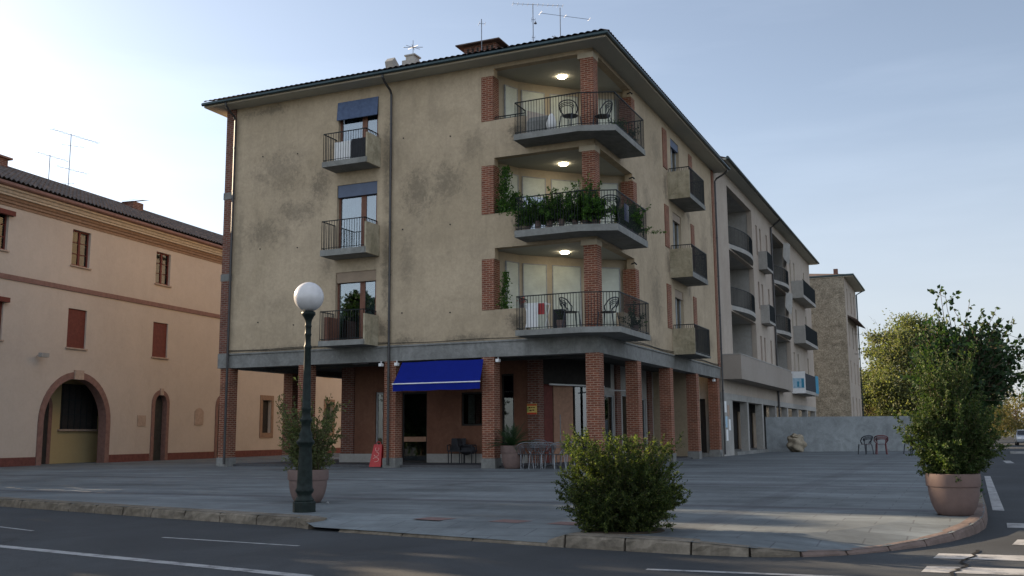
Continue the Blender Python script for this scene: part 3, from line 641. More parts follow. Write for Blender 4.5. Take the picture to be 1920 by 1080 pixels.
# corner columns of each loggia, with plaster caps
for i in range(3):
    c = MB(); c.box(FB, 0.0, 0.5, 0.0, 0.5, FL[i], OT[i] - 0.2); o = c.build("column", M['brick'], B)
    c = MB(); c.box(FB, -0.003, 0.6, -0.003, 0.6, OT[i] - 0.2, OT[i] + 0.003); c.build("capital", M['plaster'], o)
    c = MB(); c.box(FB, 4.05, 4.55, -0.02, 0.5, PP[i], PT[i]); c.build("brick_pier", M['brick'], B)
    c = MB(); c.box(FB, -0.02, 0.5, 4.56, 5.06, PP[i], PT[i]); c.build("brick_pier", M['brick'], B)
    # decorative strips beside right hand windows
    for (v0, v1) in ((9.25, 9.93), (14.0, 14.62)):
        c = MB(); c.box(FB, -0.035, 0.02, v0, v1, PP[i] - (0.0 if v0 < 10 else 0.2), PT[i] + .05); c.build("brick_pier", M['brick'], B)
    # loggia floor + ceiling
    c = MB(); c.prism(FB, [(0.34, 0.34), (4.6, 0.34), (4.6, 1.5), (3.2, 3.2), (1.3, 4.6), (0.34, 5.3)], FL[i] - 0.25, FL[i] - 0.003); c.build("loggia_floor", M['conc'], B)
    c = MB(); c.prism(FB, [(0.1, 0.1), (4.6, 0.1), (4.6, 1.7), (3.4, 3.6), (1.5, 5.0), (0.1, 5.6)], OT[i] + 0.004, OT[i] + 0.1); c.build("loggia_ceiling", M['ceil'], B)
    # faceted back wall with shutters
    line = [(4.75, 0.0), (4.1, 0.9), (3.78, 1.72), (2.95, 2.62), (1.72, 3.82), (0.45, 4.75), (0.0, 4.95)]
    c = MB()
    for k in range(len(line) - 1):
        (a0, b0), (a1, b1) = line[k], line[k + 1]
        c.quad(FB(a0, b0, FL[i] - .01), FB(a1, b1, FL[i] - .01), FB(a1, b1, OT[i] + .05), FB(a0, b0, OT[i] + .05))
    c.build("loggia_back_wall", M['plaster'], B, fix=False)
    spans = [((4.02, 1.02), (3.80, 1.62)), ((3.66, 1.85), (3.02, 2.55)), ((2.80, 2.77), (1.98, 3.57)), ((1.45, 4.02), (0.68, 4.58))]
    for k, (p, q) in enumerate(spans):
        p = Vector((*p, 0)); q = Vector((*q, 0)); d = (q - p).normalized(); nn = Vector((-abs(d.y), -abs(d.x), 0))
        def PS(a, dd, z, p=p, d=d, nn=nn): w_ = p + d * a - nn * dd; return FB(w_.x, w_.y, z)
        Lh = (q - p).length; top = OT[i] - 0.36; bot = FL[i]
        if i == 1 and k == 1: bot = top - 0.75
        c = MB()
        for (a0, a1, z0, z1) in ((-0.04, 0, FL[i], top + .04), (Lh, Lh + .04, FL[i], top + .04), (0, Lh, top, top + .04)):
            for dd in (-0.05,):
                c.quad(PS(a0, dd, z0), PS(a1, dd, z0), PS(a1, dd, z1), PS(a0, dd, z1)); c.quad(PS(a0, dd, z0), PS(a0, 0.02, z0), PS(a0, 0.02, z1), PS(a0, dd, z1)); c.quad(PS(a1, dd, z0), PS(a1, 0.02, z0), PS(a1, 0.02, z1), PS(a1, dd, z1))
        wn = c.build("shuttered_window", M['framew'], B, fix=False)
        c = MB(); c.quad(PS(0, -0.03, bot), PS(Lh, -0.03, bot), PS(Lh, -0.03, top), PS(0, -0.03, top)); c.build("roller_shutter", M['shutter'], wn, fix=False)
        if bot > FL[i]:
            c = MB(); c.quad(PS(0, -0.012, FL[i]), PS(Lh, -0.012, FL[i]), PS(Lh, -0.012, bot), PS(0, -0.012, bot)); c.build("curtain", M['room'], wn, fix=False)
            c = MB(); c.quad(PS(0, -0.02, FL[i]), PS(Lh, -0.02, FL[i]), PS(Lh, -0.02, bot), PS(0, -0.02, bot)); c.build("pane", M['glass'], wn, fix=False)
    c = MB(); c.lathe([(0.02, 0.0), (0.155, 0.005), (0.17, 0.03), (0.165, 0.06)], FB(1.95, 1.9, OT[i] - 0.063), 20); c.build("ceiling_lamp", M['lampon'], B, smooth=True)
    # small bracket light near the right pier
    c = MB(); c.tube([FB(0.05, 4.3, OT[i] - .25), FB(-0.1, 4.25, OT[i] - .22), FB(-0.18, 4.25, OT[i] - .3)], 0.03); c.build("wall_bracket", M['iron'], B)
    # parapet panels behind the outer brick gaps
# room volumes behind the opened windows
def railing(path, z0, z1, parent, step=0.11, r=0.0125, mat=None):
    mb = MB(); P = [Vector(FB(a, b, 0)) for a, b in path]
    zv = lambda p, z: (p.x, p.y, z)
    for a, b in zip(P[:-1], P[1:]):
        n = max(2, round((b - a).length / step))
        for z, rr in ((z1, 0.024), (z0 + 0.06, 0.015)): mb.tube([zv(a, z), zv(b, z)], rr, 4)
        for k in range(n + 1):
            p = a.lerp(b, k / n); rr = 0.014 if k in (0, n) else r
            mb.tube([zv(p, z0 - 0.0), zv(p, z1)], rr, 4, cap=False)
    return mb.build("railing", mat or M['iron'], parent, fix=False)
SB = [4.62, 8.22, 11.83]
for i in range(3):
    A, b_, D, E = (2.74, -1.05), (0.22, -1.10), (-1.02, -0.62), (-1.02, 3.02)
    c = MB(); c.prism(FB, [(2.74, -0.002), A, b_, D, E, (-0.002, 3.02), (-0.002, -0.002)], SB[i] if i else 4.665, FL[i] - 0.004)
    bal = c.build("balcony", M['concbal'], B)
    railing([(2.70, -0.05), (2.70, -1.01), (0.20, -1.06), (-0.98, -0.60), (-0.98, 2.98), (-0.05, 2.98)], FL[i], FL[i] + 1.2, bal)
    # filler floor inside the opening
    c = MB(); c.box(FB, -0.0, 0.34, 0.0, 3.0, FL[i] - .1, FL[i] - .002); c.box(FB, .34, 2.72, 0.0, .34, FL[i] - .1, FL[i] - .002); c.build("loggia_threshold", M['conc'], B)
    if i != 0:
        railing([(2.75, 0.1), (4.02, 0.1)], PP[i], PP[i] + 0.14, bal, 0.2)
# small balconies: left front
for i in range(3):
    z0 = SB[i] if i else 4.665
    c = MB(); c.box(FB, 9.05, 11.17, -1.0, -0.002, z0, FL[i] - .004); bal = c.build("balcony", M['concbal'], B)
    c = MB(); c.box(FB, 9.045, 9.12, -1.0, -0.004, z0 - .003, FL[i] + 0.98); c.build("side_panel", M['concside'], bal)
    railing([(9.14, -0.06), (9.14, -0.96), (11.13, -0.96), (11.13, -0.04)], FL[i] + .0, FL[i] + 1.15, bal, 0.118, .012)
    # french window
    zt = WT[i]; zb = FL[i] + .02
    c = MB()
    for (a0, a1, za, zc) in ((9.19, 9.27, zb, zt), (11.01, 11.09, zb, zt), (9.27, 11.01, zt - .08, zt), (9.27, 11.01, zb, zb + .12), (9.80, 10.03, zb + .12, zt - .08), (9.27, 9.33, zb + .12, zt - .08)):
        c.box(FB, a0, a1, 0.16, 0.24, za, zc)
    wn = c.build("french_window", M['frame'], B)
    c = MB(); c.box(FB, 9.33, 9.80, 0.19, 0.20, zb + .12, zt - .08); c.box(FB, 10.03, 11.01, 0.19, 0.20, zb + .12, zt - .08); c.build("pane", M['glass'], wn)
    # folded curtain
    def curtain(a0, a1, z0, z1, parent, seg=40, d0=0.30, P=PL):
        c = MB()
        for k in range(seg):
            x0 = a0 + (a1 - a0) * k / seg; x1 = a0 + (a1 - a0) * (k + 1) / seg; f = lambda x: d0 + 0.03 * math.sin(x * 38) + .012 * math.sin(x * 91)
            c.quad(P(x0, f(x0), z0), P(x1, f(x1), z0), P(x1, f(x1), z1), P(x0, f(x0), z1))
        return c.build("curtain", M['curtain'], parent, fix=False, smooth=True)
    if i == 2: curtain(9.27, 11.05, zb + .05, zt - .1, wn)
    elif i == 1: curtain(9.27, 11.05, zb + .05, zt - .1, wn)
    else: curtain(9.27, 9.9, zb + .05, zt - .1, wn, 20); curtain(10.85, 11.05, zb + .05, zt - .1, wn, 8)
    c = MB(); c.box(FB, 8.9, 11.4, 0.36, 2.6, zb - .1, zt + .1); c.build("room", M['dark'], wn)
    if i == 2:
        c = MB(); c.extr(FB, [(0.10, zt - .0), (-0.03, zt - .0), (-0.10, zt - .76), (-0.08, zt - .78), (0.0, zt - .1), (0.10, zt - .06)], 9.18, 11.12); c.build("drop_blind", M['fabricblue'], wn)
    else:
        c = MB(); c.box(FB, 9.2, 11.08, 0.04, 0.15, zt - (.50 if i else .42), zt - .002); c.build("roller_shutter", M['shutblue'] if i else M['shutbrown'], wn)
# small balconies: right front
for i in range(3):
    z0 = (SB[i] - .1) if i else 4.56
    c = MB(); c.box(FB, -1.0, -0.002, 10.0, 13.02, max(z0, 4.665) if i == 0 else z0, FL[i] - .12); bal = c.build("balcony", M['concbal'], B)
    c = MB(); c.box(FB, -1.0, -0.004, 9.99, 10.07, (max(z0, 4.665) if i == 0 else z0) - .003, FL[i] + 0.95); c.build("side_panel", M['concside'], bal)
    railing([(-0.04, 10.1), (-0.96, 10.1), (-0.96, 12.98), (-0.04, 12.98)], FL[i] - .12, FL[i] + 1.12, bal, 0.085, 0.011)
    zt = WT[i]; zb = FL[i] + .02; c = MB()
    for (a0, a1, za, zc) in ((10.65, 10.72, zb, zt), (12.08, 12.15, zb, zt), (10.72, 12.08, zt - .07, zt), (11.36, 11.44, zb, zt - .07)): c.box(FB, 0.14, 0.21, a0, a1, za, zc)
    wn = c.build("french_window", M['framew'], B)
    c = MB(); c.box(FB, 0.17, 0.18, 10.72, 12.08, zb, zt - .07); c.build("pane", M['glass'], wn)
    c = MB(); c.box(FB, 0.24, 0.245, 10.7, 11.3, zb, zt - .1); c.build("curtain", M['curtain'], wn)
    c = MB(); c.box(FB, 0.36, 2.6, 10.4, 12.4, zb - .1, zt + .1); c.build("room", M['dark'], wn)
    c = MB(); c.box(FB, 0.03, 0.13, 10.68, 12.12, zt - .35, zt - .002); c.build("roller_shutter", M['shutblue'] if i == 2 else M['shutbrown'], wn)
# brick pilasters at both ends
c = MB(); 
for (z0, z1) in ((4.66, 7.75), (8.05, 11.3), (11.6, 15.28)): c.box(FB, 16.37, 16.85, -0.06, 0.3, z0, z1)
c.build("pilaster", M['brickdk'], B)
c = MB(); 
for (z0, z1) in ((4.05, 4.659), (7.751, 8.049), (11.301, 11.599)): c.box(FB, 16.34, 16.88, -0.08, 0.3, z0, z1)
c.build("pilaster_band", M['conc'], B)
c = MB(); c.box(FB, -0.05, 0.3, 18.9, 19.35, 4.66, 15.28); c.build("pilaster", M['brick'], B)
# roof
OV = 0.75; EZ = 15.42; SL = 0.33
def roof_slope(name, n_per, length, start, topf, P, mat, parent, ez, slp, amp=0.035, per=0.25, sub=6, drop=0.0):
    mb = MB(); N = int(length / per * sub); cols = []
    for k in range(N + 1):
        a = start + length * k / N; h = amp * abs(math.sin(math.pi * (a - start) / per)) * 1.6
        t = topf(a); m = 1 if t < 0.3 else 2
        rows = max(1, int(t / 0.42)); ids = []
        for r in range(2):
            s_ = t * r
            ids.append(len(mb.v)); mb.v.append(tuple(P(a, s_, ez + slp * s_ + h)))
        cols.append(ids)
    for k in range(N):
        A, Bc = cols[k], cols[k + 1]; mb.f.append((A[0], Bc[0], Bc[1], A[1]))
    return mb.build(name, mat, parent, fix=False)
RW = LEND + 2 * OV
mb = MB(); mb.prism(FB, [(-OV, -OV), (LEND + OV, -OV), (LEND + OV, 16.5), (9.0, REND + .3), (-OV, REND + .3)], 15.30, 15.36)
roof = mb.build("roof", M['ceil'], B)
mb = MB(); mb.box(FB, -OV, LEND + OV, -OV - .02, -OV + 0.04, 15.31, 15.44); mb.box(FB, -OV - .02, -OV + 0.04, -OV, REND + .3, 15.31, 15.44); mb.build("fascia", M['plaster'], roof)
roof_slope("roof_tiles", 0, RW, -OV, lambda a: .12 + min(a + OV, LEND + OV - a, RW / 2), lambda a, s_, z: FB(a, -OV - .12 + s_, z), M['tile'], roof, EZ + .10, SL, amp=.038)
roof_slope("roof_tiles", 0, REND + .3 + OV, -OV, lambda a: .12 + min(a + OV, RW / 2), lambda a, s_, z: FB(-OV - .12 + s_, a, z), M['tile'], roof, EZ + .10, SL, amp=.038)
mb = MB(); mb.quad(FB(LEND + OV, -OV, EZ), FB(LEND + OV, REND + .3, EZ), FB(LEND / 2, REND + .3, EZ + SL * RW / 2), FB(LEND / 2, RW / 2 - OV, EZ + SL * RW / 2)); mb.build("roof_tiles", M['tile'], roof, fix=False)
# gutter half round + lip
mb = MB()
gp = lambda r, zc: [(-OV - .02 - r + r * math.cos(t), zc + r * math.sin(t)) for t in [math.pi * k / 8 - math.pi for k in range(9)]]
mb.tube([FB(LEND + OV + .05, -OV - .08, 15.43), FB(-OV - .08, -OV - .08, 15.43), FB(-OV - .08, REND + .3, 15.43)], 0.075, 8)
gut = mb.build("gutter", M['gutter'], roof)
# chimney brick with cap
mb = MB(); mb.box(FB, 5.9, 7.42, 4.2, 5.9, 16.3, 17.62); mb.box(FB, 5.86, 7.46, 4.16, 5.94, 17.62, 17.70); mb.box(FB, 5.9, 7.42, 4.2, 5.9, 17.70, 18.12)
ch = mb.build("chimney", M['brickdk'], roof)
mb = MB(); 
for k in range(6): u = 6.02 + k * 0.235; mb.box(FB, u, u + .09, 4.185, 4.2, 17.80, 18.0)
for k in range(5): v = 4.4 + k * 0.28; mb.box(FB, 5.885, 5.9, v, v + .09, 17.80, 18.0)
mb.build("vent_hole", M['dark'], ch)
mb = MB(); mb.v = [tuple(FB(a, b, z)) for a, b, z in ((5.6, 3.9, 18.16), (7.72, 3.9, 18.16), (7.72, 6.2, 18.16), (5.6, 6.2, 18.16), (6.66, 4.8, 18.42), (6.66, 5.3, 18.42), (5.6, 3.9, 18.11), (7.72, 3.9, 18.11), (7.72, 6.2, 18.11), (5.6, 6.2, 18.11))]
mb.f = [(0, 1, 4), (1, 2, 5, 4), (2, 3, 5), (3, 0, 4, 5), (0, 1, 7, 6), (1, 2, 8, 7), (2, 3, 9, 8), (3, 0, 6, 9), (6, 7, 8, 9)]; mb.build("chimney_cap", M['tile'], ch)
mb = MB(); mb.box(FB, 9.72, 10.42, 3.9, 4.7, 16.6, 17.9); mb.box(FB, 9.86, 10.28, 4.0, 4.5, 17.9, 18.12); mb.box(FB, 9.8, 10.34, 3.96, 4.56, 18.12, 18.18); mb.build("chimney", M['greylt'], roof)
mb = MB(); mb.extr(FB, [(1.3, 16.3), (1.15, 16.75), (1.35, 16.95), (1.9, 16.6)], 9.25, 9.62); sk = mb.build("skylight", M['greylt'], roof)
# downpipes
def downpipe(F, u, b, zt=15.35, zb=0.0, eave=None, name="downpipe", mat='pipe', parent=B, r=0.05, side='L'):
    f = (lambda a, o, z: F(a, o, z)) if side == 'L' else (lambda a, o, z: F(o, a, z))
    mb = MB(); mb.tube([f(u, -OV - .05, zt), f(u, -OV - .03, zt - .1), f(u, -0.6, zt - .25), f(u, b - .1, zt - .45), f(u, b, zt - .6), f(u, b, zb + .1)], r, 8)
    for z in (13.5, 11.6, 9.5, 7.4, 5.6, 3.4, 1.6): mb.tube([f(u, b, z), f(u, b, z + .05)], r + .012, 8)
    return mb.build(name, M[mat], parent, smooth=False)
downpipe(FB, 16.32, -0.13); downpipe(FB, 8.52, -0.1); downpipe(FB, 19.42, -0.1, side='R')
# cables on the ledge
mb = MB()
for k, dz in enumerate((0.03, 0.07)):
    pts = [FB(LEND - u_, -0.035 - .01 * k, 4.70 + dz + 0.015 * math.sin(u_ * 1.7 + k)) for u_ in np.linspace(0, LEND - 8.6 if k else LEND, 60)]
    mb.tube(pts, 0.012, 4)
    pts = [FB(-0.035 - .01 * k, v_, 4.70 + dz + 0.02 * math.sin(v_ * 1.3 + k)) for v_ in np.linspace(-0.03, REND, 50)]
    mb.tube(pts, 0.014, 4)
mb.build("cable", M['iron'], B)
# tiny dark fixings on the wall
mb = MB()
for (u, z) in ((14.9, 13.0), (13.1, 12.9), (14.9, 9.0), (13.0, 8.9), (14.9, 5.9), (13.1, 5.7), (8.0, 12.9), (5.9, 12.7), (8.0, 9.2), (5.9, 9.2), (8.0, 5.9), (5.9, 5.8)): mb.tube([FB(u, -0.02, z), FB(u, .02, z)], 0.03, 6)
mb.build("wall_vent", M['dark'], B)
# ---- arcade interior
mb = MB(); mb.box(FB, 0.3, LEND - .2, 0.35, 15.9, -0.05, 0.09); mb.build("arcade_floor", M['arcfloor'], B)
SV = 3.6
mb = MB(); ops = [(10.05, 8.88, 0, 0)]
P3 = lambda a, d, z: FB(a, SV + d, z)
wallgrid(mb, P3, 3.9, 12.45, 0.09, 4.275, [(8.88, 10.1, 0.09, 3.02), (5.85, 7.28, 1.58, 2.95), (11.02, 11.4, 0.09, 3.05), (4.9, 5.45, 0.8, 3.65)], 0.25)
mb.box(FB, 12.2, 12.45, SV + .26, 15.6, 0.09, 4.27)
mb.build("shop_wall", M['reddish'], B)
mb = MB(); mb.box(FB, 12.46, 13.1, SV - .05, SV + .6, 0.45, 4.27); mb.build("brick_pier", M['brickdk'], B)
mb = MB(); mb.box(FB, 3.75, 4.25, SV - .12, SV + .38, 0.09, 4.27); mb.build("brick_pier", M['brickdk'], B)
mb = MB(); mb.box(FB, 11.42, 13.14, SV - .09, SV - .002, 0.08, 0.45); mb.box(FB, 13.11, 13.14, SV, SV + .6, .08, .45); mb.box(FB, 4.3, 8.86, SV - .04, SV - .002, 0.08, 0.45); mb.box(FB, 10.12, 11.0, SV - .04, SV - .002, .08, .45); mb.build("stone_skirting", M['greylt'], B)
def shopwin(u0, u1, z0, z1, name, mat='frame', cur=None):
    c = MB(); c.box(FB, u0, u0 + .07, SV + .08, SV + .15, z0, z1); c.box(FB, u1 - .07, u1, SV + .08, SV + .15, z0, z1); c.box(FB, u0 + .07, u1 - .07, SV + .08, SV + .15, z1 - .08, z1); c.box(FB, u0 + .07, u1 - .07, SV + .08, SV + .15, z0, z0 + .08)
    o = c.build(name, M[mat], B)
    c = MB(); c.box(FB, u0 + .07, u1 - .07, SV + .11, SV + .12, z0 + .08, z1 - .08); c.build("pane", M['glassdk'], o)
    c = MB(); c.box(FB, u0 - .3, u1 + .3, SV + .27, SV + 2.2, max(z0 - .3, .09), z1 + .3); c.build("room", M['dark'], o)
    return o
d = shopwin(8.88, 10.1, .09, 3.02, "shop_door", 'dark')
c = MB(); c.box(FB, 8.96, 10.02, SV + .07, SV + .1, 0.95, 1.15); c.build("push_bar", M['beige'], d)
d = shopwin(5.85, 7.28, 1.58, 2.95, "shop_window", 'dark'); c = MB(); c.box(FB, 6.75, 7.05, SV + .2, SV + .21, 1.68, 2.85); c.build("curtain", M['curtain'], d)
shopwin(11.02, 11.4, .09, 3.05, "shop_door", 'framew'); shopwin(4.9, 5.45, .8, 3.65, "shop_window", 'dark')
# chamfered cafe front from (3.75, 4.0) to (2.3, 8.2)
CP = [(3.72, 3.98), (3.62, 4.75), (3.05, 6.0), (2.75, 7.2)]
def facet(p, q, z0, z1, name, mat, off=0.0, parent=B):
    c = MB(); p = Vector((*p, 0)); q = Vector((*q, 0)); d_ = (q - p).normalized(); nn = Vector((-abs(d_.y), -abs(d_.x), 0)) * off
    a, b2 = p + nn, q + nn
    c.prism(FB, [(a.x, a.y), (b2.x, b2.y), (b2.x - nn.normalized().x * .04 if off else b2.x + .04, b2.y + .02), (a.x + .04, a.y + .02)], z0, z1); return c.build(name, mat, parent)
facet((3.74, 3.98), (3.60, 4.55), .09, 3.2, "cafe_door", M['redwood'])
facet((3.58, 4.6), (3.1, 5.55), .09, 3.2, "cafe_panel", M['beige'])
c = MB(); c.tube([FB(3.3, 4.6, 0.9), FB(3.3, 4.6, 2.0)], 0.022, 6); c.build("door_handle", M['alu'], B)
for k in range(3):
    p = Vector((3.08, 5.6)).lerp(Vector((2.62, 7.1)), k / 3); q = Vector((3.08, 5.6)).lerp(Vector((2.62, 7.1)), (k + 1) / 3)
    o = facet(p, q, .09, 3.15, "glass_door_leaf", M['glass'])
    c = MB(); 
    for t in (p, q): c.tube([FB(t.x - .03, t.y, .09), FB(t.x - .03, t.y, 3.15)], 0.035, 4)
    c.build("door_frame", M['alu'] if k else M['dark'], o)
c = MB(); c.box(FB, 2.45, 2.6, 7.12, 7.3, 0.09, 3.2); c.build("steel_post", M['alu'], B)
c = MB(); c.prism(FB, [(3.75, 3.95), (2.5, 7.3), (2.6, 9.0), (5, 9.0), (5, 3.95)], 3.22, 4.27); c.build("cafe_fascia", M['dark'], B)
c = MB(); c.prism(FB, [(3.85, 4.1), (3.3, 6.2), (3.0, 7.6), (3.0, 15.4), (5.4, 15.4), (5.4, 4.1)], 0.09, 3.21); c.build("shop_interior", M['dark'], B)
# rolled awnings with white valance bars under the ceiling
c = MB(); c.tube([FB(3.5, 4.0, 3.2), FB(2.3, 7.2, 3.2)], 0.035, 6); c.tube([FB(2.2, 7.5, 3.05), FB(0.9, 7.4, 3.0)], 0.03, 6); c.build("awning_bar", M['white'], B)
# right hand side inner wall, v 7.3..19.4 at u 2.6
P4 = lambda a, d, z: FB(2.6 + d, a, z)
mb = MB(); wallgrid(mb, P4, 7.3, 18.95, 0.09, 4.275, [(8.1, 9.4, .09, 2.9), (10.6, 12.3, .5, 3.0), (13.2, 14.3, .09, 2.9), (15.6, 17.6, .5, 3.0)], 0.25); mb.build("shop_wall", M['greylt'], B)
for vv in (9.5, 14.5):
    mb = MB(); mb.box(FB, 2.5, 3.1, vv, vv + .6, .09, 4.27); mb.build("brick_pier", M['brickdk'], B)
for (v0, v1, z0, z1) in ((8.1, 9.4, .09, 2.9), (10.6, 12.3, .5, 3.0), (13.2, 14.3, .09, 2.9), (15.6, 17.6, .5, 3.0)):
    c = MB(); c.box(FB, 2.66, 2.72, v0, v0 + .07, z0, z1); c.box(FB, 2.66, 2.72, v1 - .07, v1, z0, z1); c.box(FB, 2.66, 2.72, v0 + .07, v1 - .07, z1 - .07, z1)
    o = c.build("shop_door" if z0 < .2 else "shop_window", M['framew'], B); c = MB(); c.box(FB, 2.68, 2.69, v0 + .07, v1 - .07, z0, z1 - .07); c.build("pane", M['glassdk'], o)
c = MB(); c.lathe([(0.02, -.08), (.09, -.04), (.1, .04), (.02, .09)], FB(3.4, 11.6, 2.75), 10); c.build("ceiling_lamp", emit("dim_lamp", (1, .9, .7), 5.0), B)
# end wall of the right arcade with its door
P5 = lambda a, d, z: FB(a, 18.95 + d, z)
mb = MB(); wallgrid(mb, P5, 0.5, 2.6, 0.09, 4.275, [(0.75, 1.75, .2, 3.0)], 0.2); mb.build("end_wall", M['greylt'], B)
c = MB(); c.box(FB, .75, 1.75, 19.08, 19.12, .2, 3.0); c.build("end_door", M['dark'], B)
c = MB(); c.box(FB, -0.03, 2.6, 18.45, 18.94, -.02, .2); c.build("step", M['conc'], B)
# neon-tube fitting and spot lights under the ceiling
c = MB(); c.box(FB, 10.6, 11.3, 1.6, 1.75, 4.14, 4.22); c.build("ceiling_fitting", M['white'], B)
for (u, v) in ((8.85, -0.1), (8.15, -0.1), (3.95, 0.1), (0.1, 18.3)):
    c = MB(); c.box(FB, u - .06, u + .06, v - .1, v + .08, 3.86, 3.97); c.tube([FB(u, v, 3.97), FB(u, v, 4.05)], 0.02); c.build("spotlight", M['white'], B)
# blue awning between columns
mb = MB(); ua0, ua1 = 4.62, 8.15
prof = [(0.10, 4.0), (-1.0, 3.25), (-1.0, 3.22), (0.10, 3.96)]
mb = MB(); mb.v = [tuple(FB(*p)) for p in ((4.5, -.02, 3.98), (7.96, -.02, 3.98), (8.02, -.6, 3.14), (4.36, -.6, 3.14), (4.5, -.02, 3.95), (7.96, -.02, 3.95), (8.02, -.6, 3.11), (4.36, -.6, 3.11))]
mb = MB(); NU, NV = 36, 8
for j_ in range(NV + 1):
    for i_ in range(NU + 1):
        a_, b_ = i_ / NU, j_ / NV; ut = 4.5 + 3.46 * a_; ub = 4.36 + 3.66 * a_
        mb.v.append(tuple(FB(ut + (ub - ut) * b_, -.02 - .58 * b_, 3.98 - .84 * b_ - .035 * math.sin(math.pi * b_) - .012 * math.sin(a_ * 26) * math.sin(math.pi * b_) - .01 * math.sin(a_ * 9 + b_ * 4))))
for j_ in range(NV):
    for i_ in range(NU): k_ = j_ * (NU + 1) + i_; mb.f.append((k_, k_ + 1, k_ + NU + 2, k_ + NU + 1))
aw = mb.build("awning", M['awning'], B, fix=False, smooth=True)
mb = MB(); n = 48
for k in range(n):
    a = 4.36 + 3.66 * k / n; b2 = 4.36 + 3.66 * (k + 1) / n
    f = lambda x: 2.87 - 0.02 * abs(math.sin(x * 2.1)); wv_ = lambda x: -.61 + .012 * math.sin(x * 5)
    mb.quad(FB(a, -.605, 3.11), FB(b2, -.605, 3.11), FB(b2, wv_(b2), f(b2)), FB(a, wv_(a), f(a)))
mb.build("valance", M['awning'], aw, fix=False)
mb = MB(); mb.tube([FB(4.34, -.62, 3.13), FB(8.04, -.62, 3.13)], 0.022, 6); mb.build("front_bar", M['white'], aw)
for u in (5.0, 7.6):
    mb = MB(); mb.tube([FB(u, .1, 3.5), FB(u + .1, -.3, 3.0), FB(u + .1, -.58, 3.08)], 0.02, 5); mb.build("folding_arm", M['white'], aw)

# ================================================================== SECOND (GREY) BUILDING
G2 = thing("grey_apartment_block", "long grey four storey apartment block with recessed balconies beyond the corner building", "apartment building", tuple(FB(0, 38, 0)))
F2 = [4.85, 8.4, 11.95]; T2 = [8.05, 11.6, 15.35]
ops = []
for i in range(3):
    ops += [(22.9, 30.3, F2[i], T2[i]), (37.6, 44.2, F2[i], T2[i])]
    for v in (31.6, 32.9, 35.3): ops.append((v, v + .55, F2[i] + .75, T2[i] - .65))
    for v in (45.5, 47.5, 53.0): ops.append((v, v + .7, F2[i] + .8, T2[i] - .7))
mb = MB(); wallgrid(mb, PR, 19.56, 57.0, 3.35, 16.0, ops, 0.3)
mb.box(FB, .31, 12, 56.7, 57.0, 3.35, 16.0); mb.build("front_wall", M['greyrender'], G2)
mb = MB(); mb.box(FB, 12.0, 12.3, 19.56, 57, 0, 16); mb.box(FB, .32, 12, 19.56, 19.8, 0, 16); mb.build("rear_wall", M['greyrender'], G2)
for i in range(3):
    for (v0, v1) in ((22.9, 30.3), (37.6, 44.2)):
        c = MB()   # recess: floor, ceiling, back, sides
        c.box(FB, .31, 3.2, v0 - .2, v1 + .2, F2[i] - .35, F2[i] - .003); c.box(FB, 3.2, 3.35, v0 - .2, v1 + .2, F2[i], T2[i] + .01); c.box(FB, .31, 3.2, v0 - .25, v0 - .02, F2[i], T2[i]); c.box(FB, .31, 3.2, v1 + .02, v1 + .25, F2[i], T2[i]); c.box(FB, .31, 3.4, v0 - .2, v1 + .2, T2[i] + .004, T2[i] + .1)
        rc = c.build("loggia", M['greylt'], G2)
        c = MB(); c.box(FB, 3.12, 3.19, v0 + 2.2, v0 + 4.2, F2[i], T2[i] - .8); c.build("door", M['dark'], rc)
        # curved slab edge + rail
        c = MB(); N = 14; arc = [(0.1 + 0.9 * (1 - math.sin(math.pi * k / N)) - .9 * .9, v0 + (v1 - v0) * k / N) for k in range(N + 1)]
        arc = [(-0.55 * math.sin(math.pi * k / N) + 0.05, v0 + (v1 - v0) * k / N) for k in range(N + 1)]
        if i > 0:
            c.prism(FB, arc + [(0.31, v1), (0.31, v0)], F2[i] - .25, F2[i] - .004); bl = c.build("balcony", M['greylt'], G2)
            railing([(a + .03, b2) for a, b2 in arc], F2[i], F2[i] + 1.05, bl, 0.12, .012)
    for v in (31.6, 32.9, 35.3): 
        c = MB(); c.box(FB, .15, .2, v, v + .55, F2[i] + .75, T2[i] - .65); c.build("window", M['redwood'], G2)
    for v in (45.5, 47.5, 53.0):
        c = MB(); c.box(FB, .15, .2, v, v + .7, F2[i] + .8, T2[i] - .7); c.build("window", M['shutter'], G2)
for i in (1, 2):
    c = MB(); c.box(FB, -.55, -.002, 32.2, 34.4, F2[i] - .15, F2[i]); c.box(FB, -.55, -.003, 32.15, 32.25, F2[i] - .15, F2[i] + 1.05); bl = c.build("balcony", M['greylt'], G2); railing([(-.52, 32.3), (-.52, 34.35), (-.03, 34.35)], F2[i], F2[i] + 1.08, bl, 0.085, .012)
    c = MB(); c.box(FB, -.9, -.002, 46.0, 53.2, F2[i] - .35, F2[i] - .1); c.box(FB, -.9, -.003, 45.95, 46.05, F2[i] - .35, F2[i] + 1.0); bl = c.build("balcony", M['greylt'], G2); railing([(-.87, 46.1), (-.87, 53.15), (-.03, 53.15)], F2[i] - .1, F2[i] + 1.1, bl, 0.1, .03)
c = MB(); c.box(FB, -1.0, -.002, 20.0, 36.9, 4.05, 5.35); c.build("balcony_parapet", M['taupe'], G2)
c = MB(); c.box(FB, -.7, -.002, 36.93, 39.6, 4.05, 5.35); c.build("balcony_parapet", M['taupe'], G2)
c = MB(); c.box(FB, -1.02, .0, 19.98, 36.92, 5.351, 5.40); c.build("coping", M['greylt'], G2)
c = MB(); c.box(FB, -1.0, -.002, 43.85, 51.0, 4.1, 4.35); bl = c.build("balcony", M['greylt'], G2)
c = MB(); c.box(FB, -1.0, -.01, 43.80, 43.848, 4.12, 5.75); c.build("side_panel", M['white'], bl)
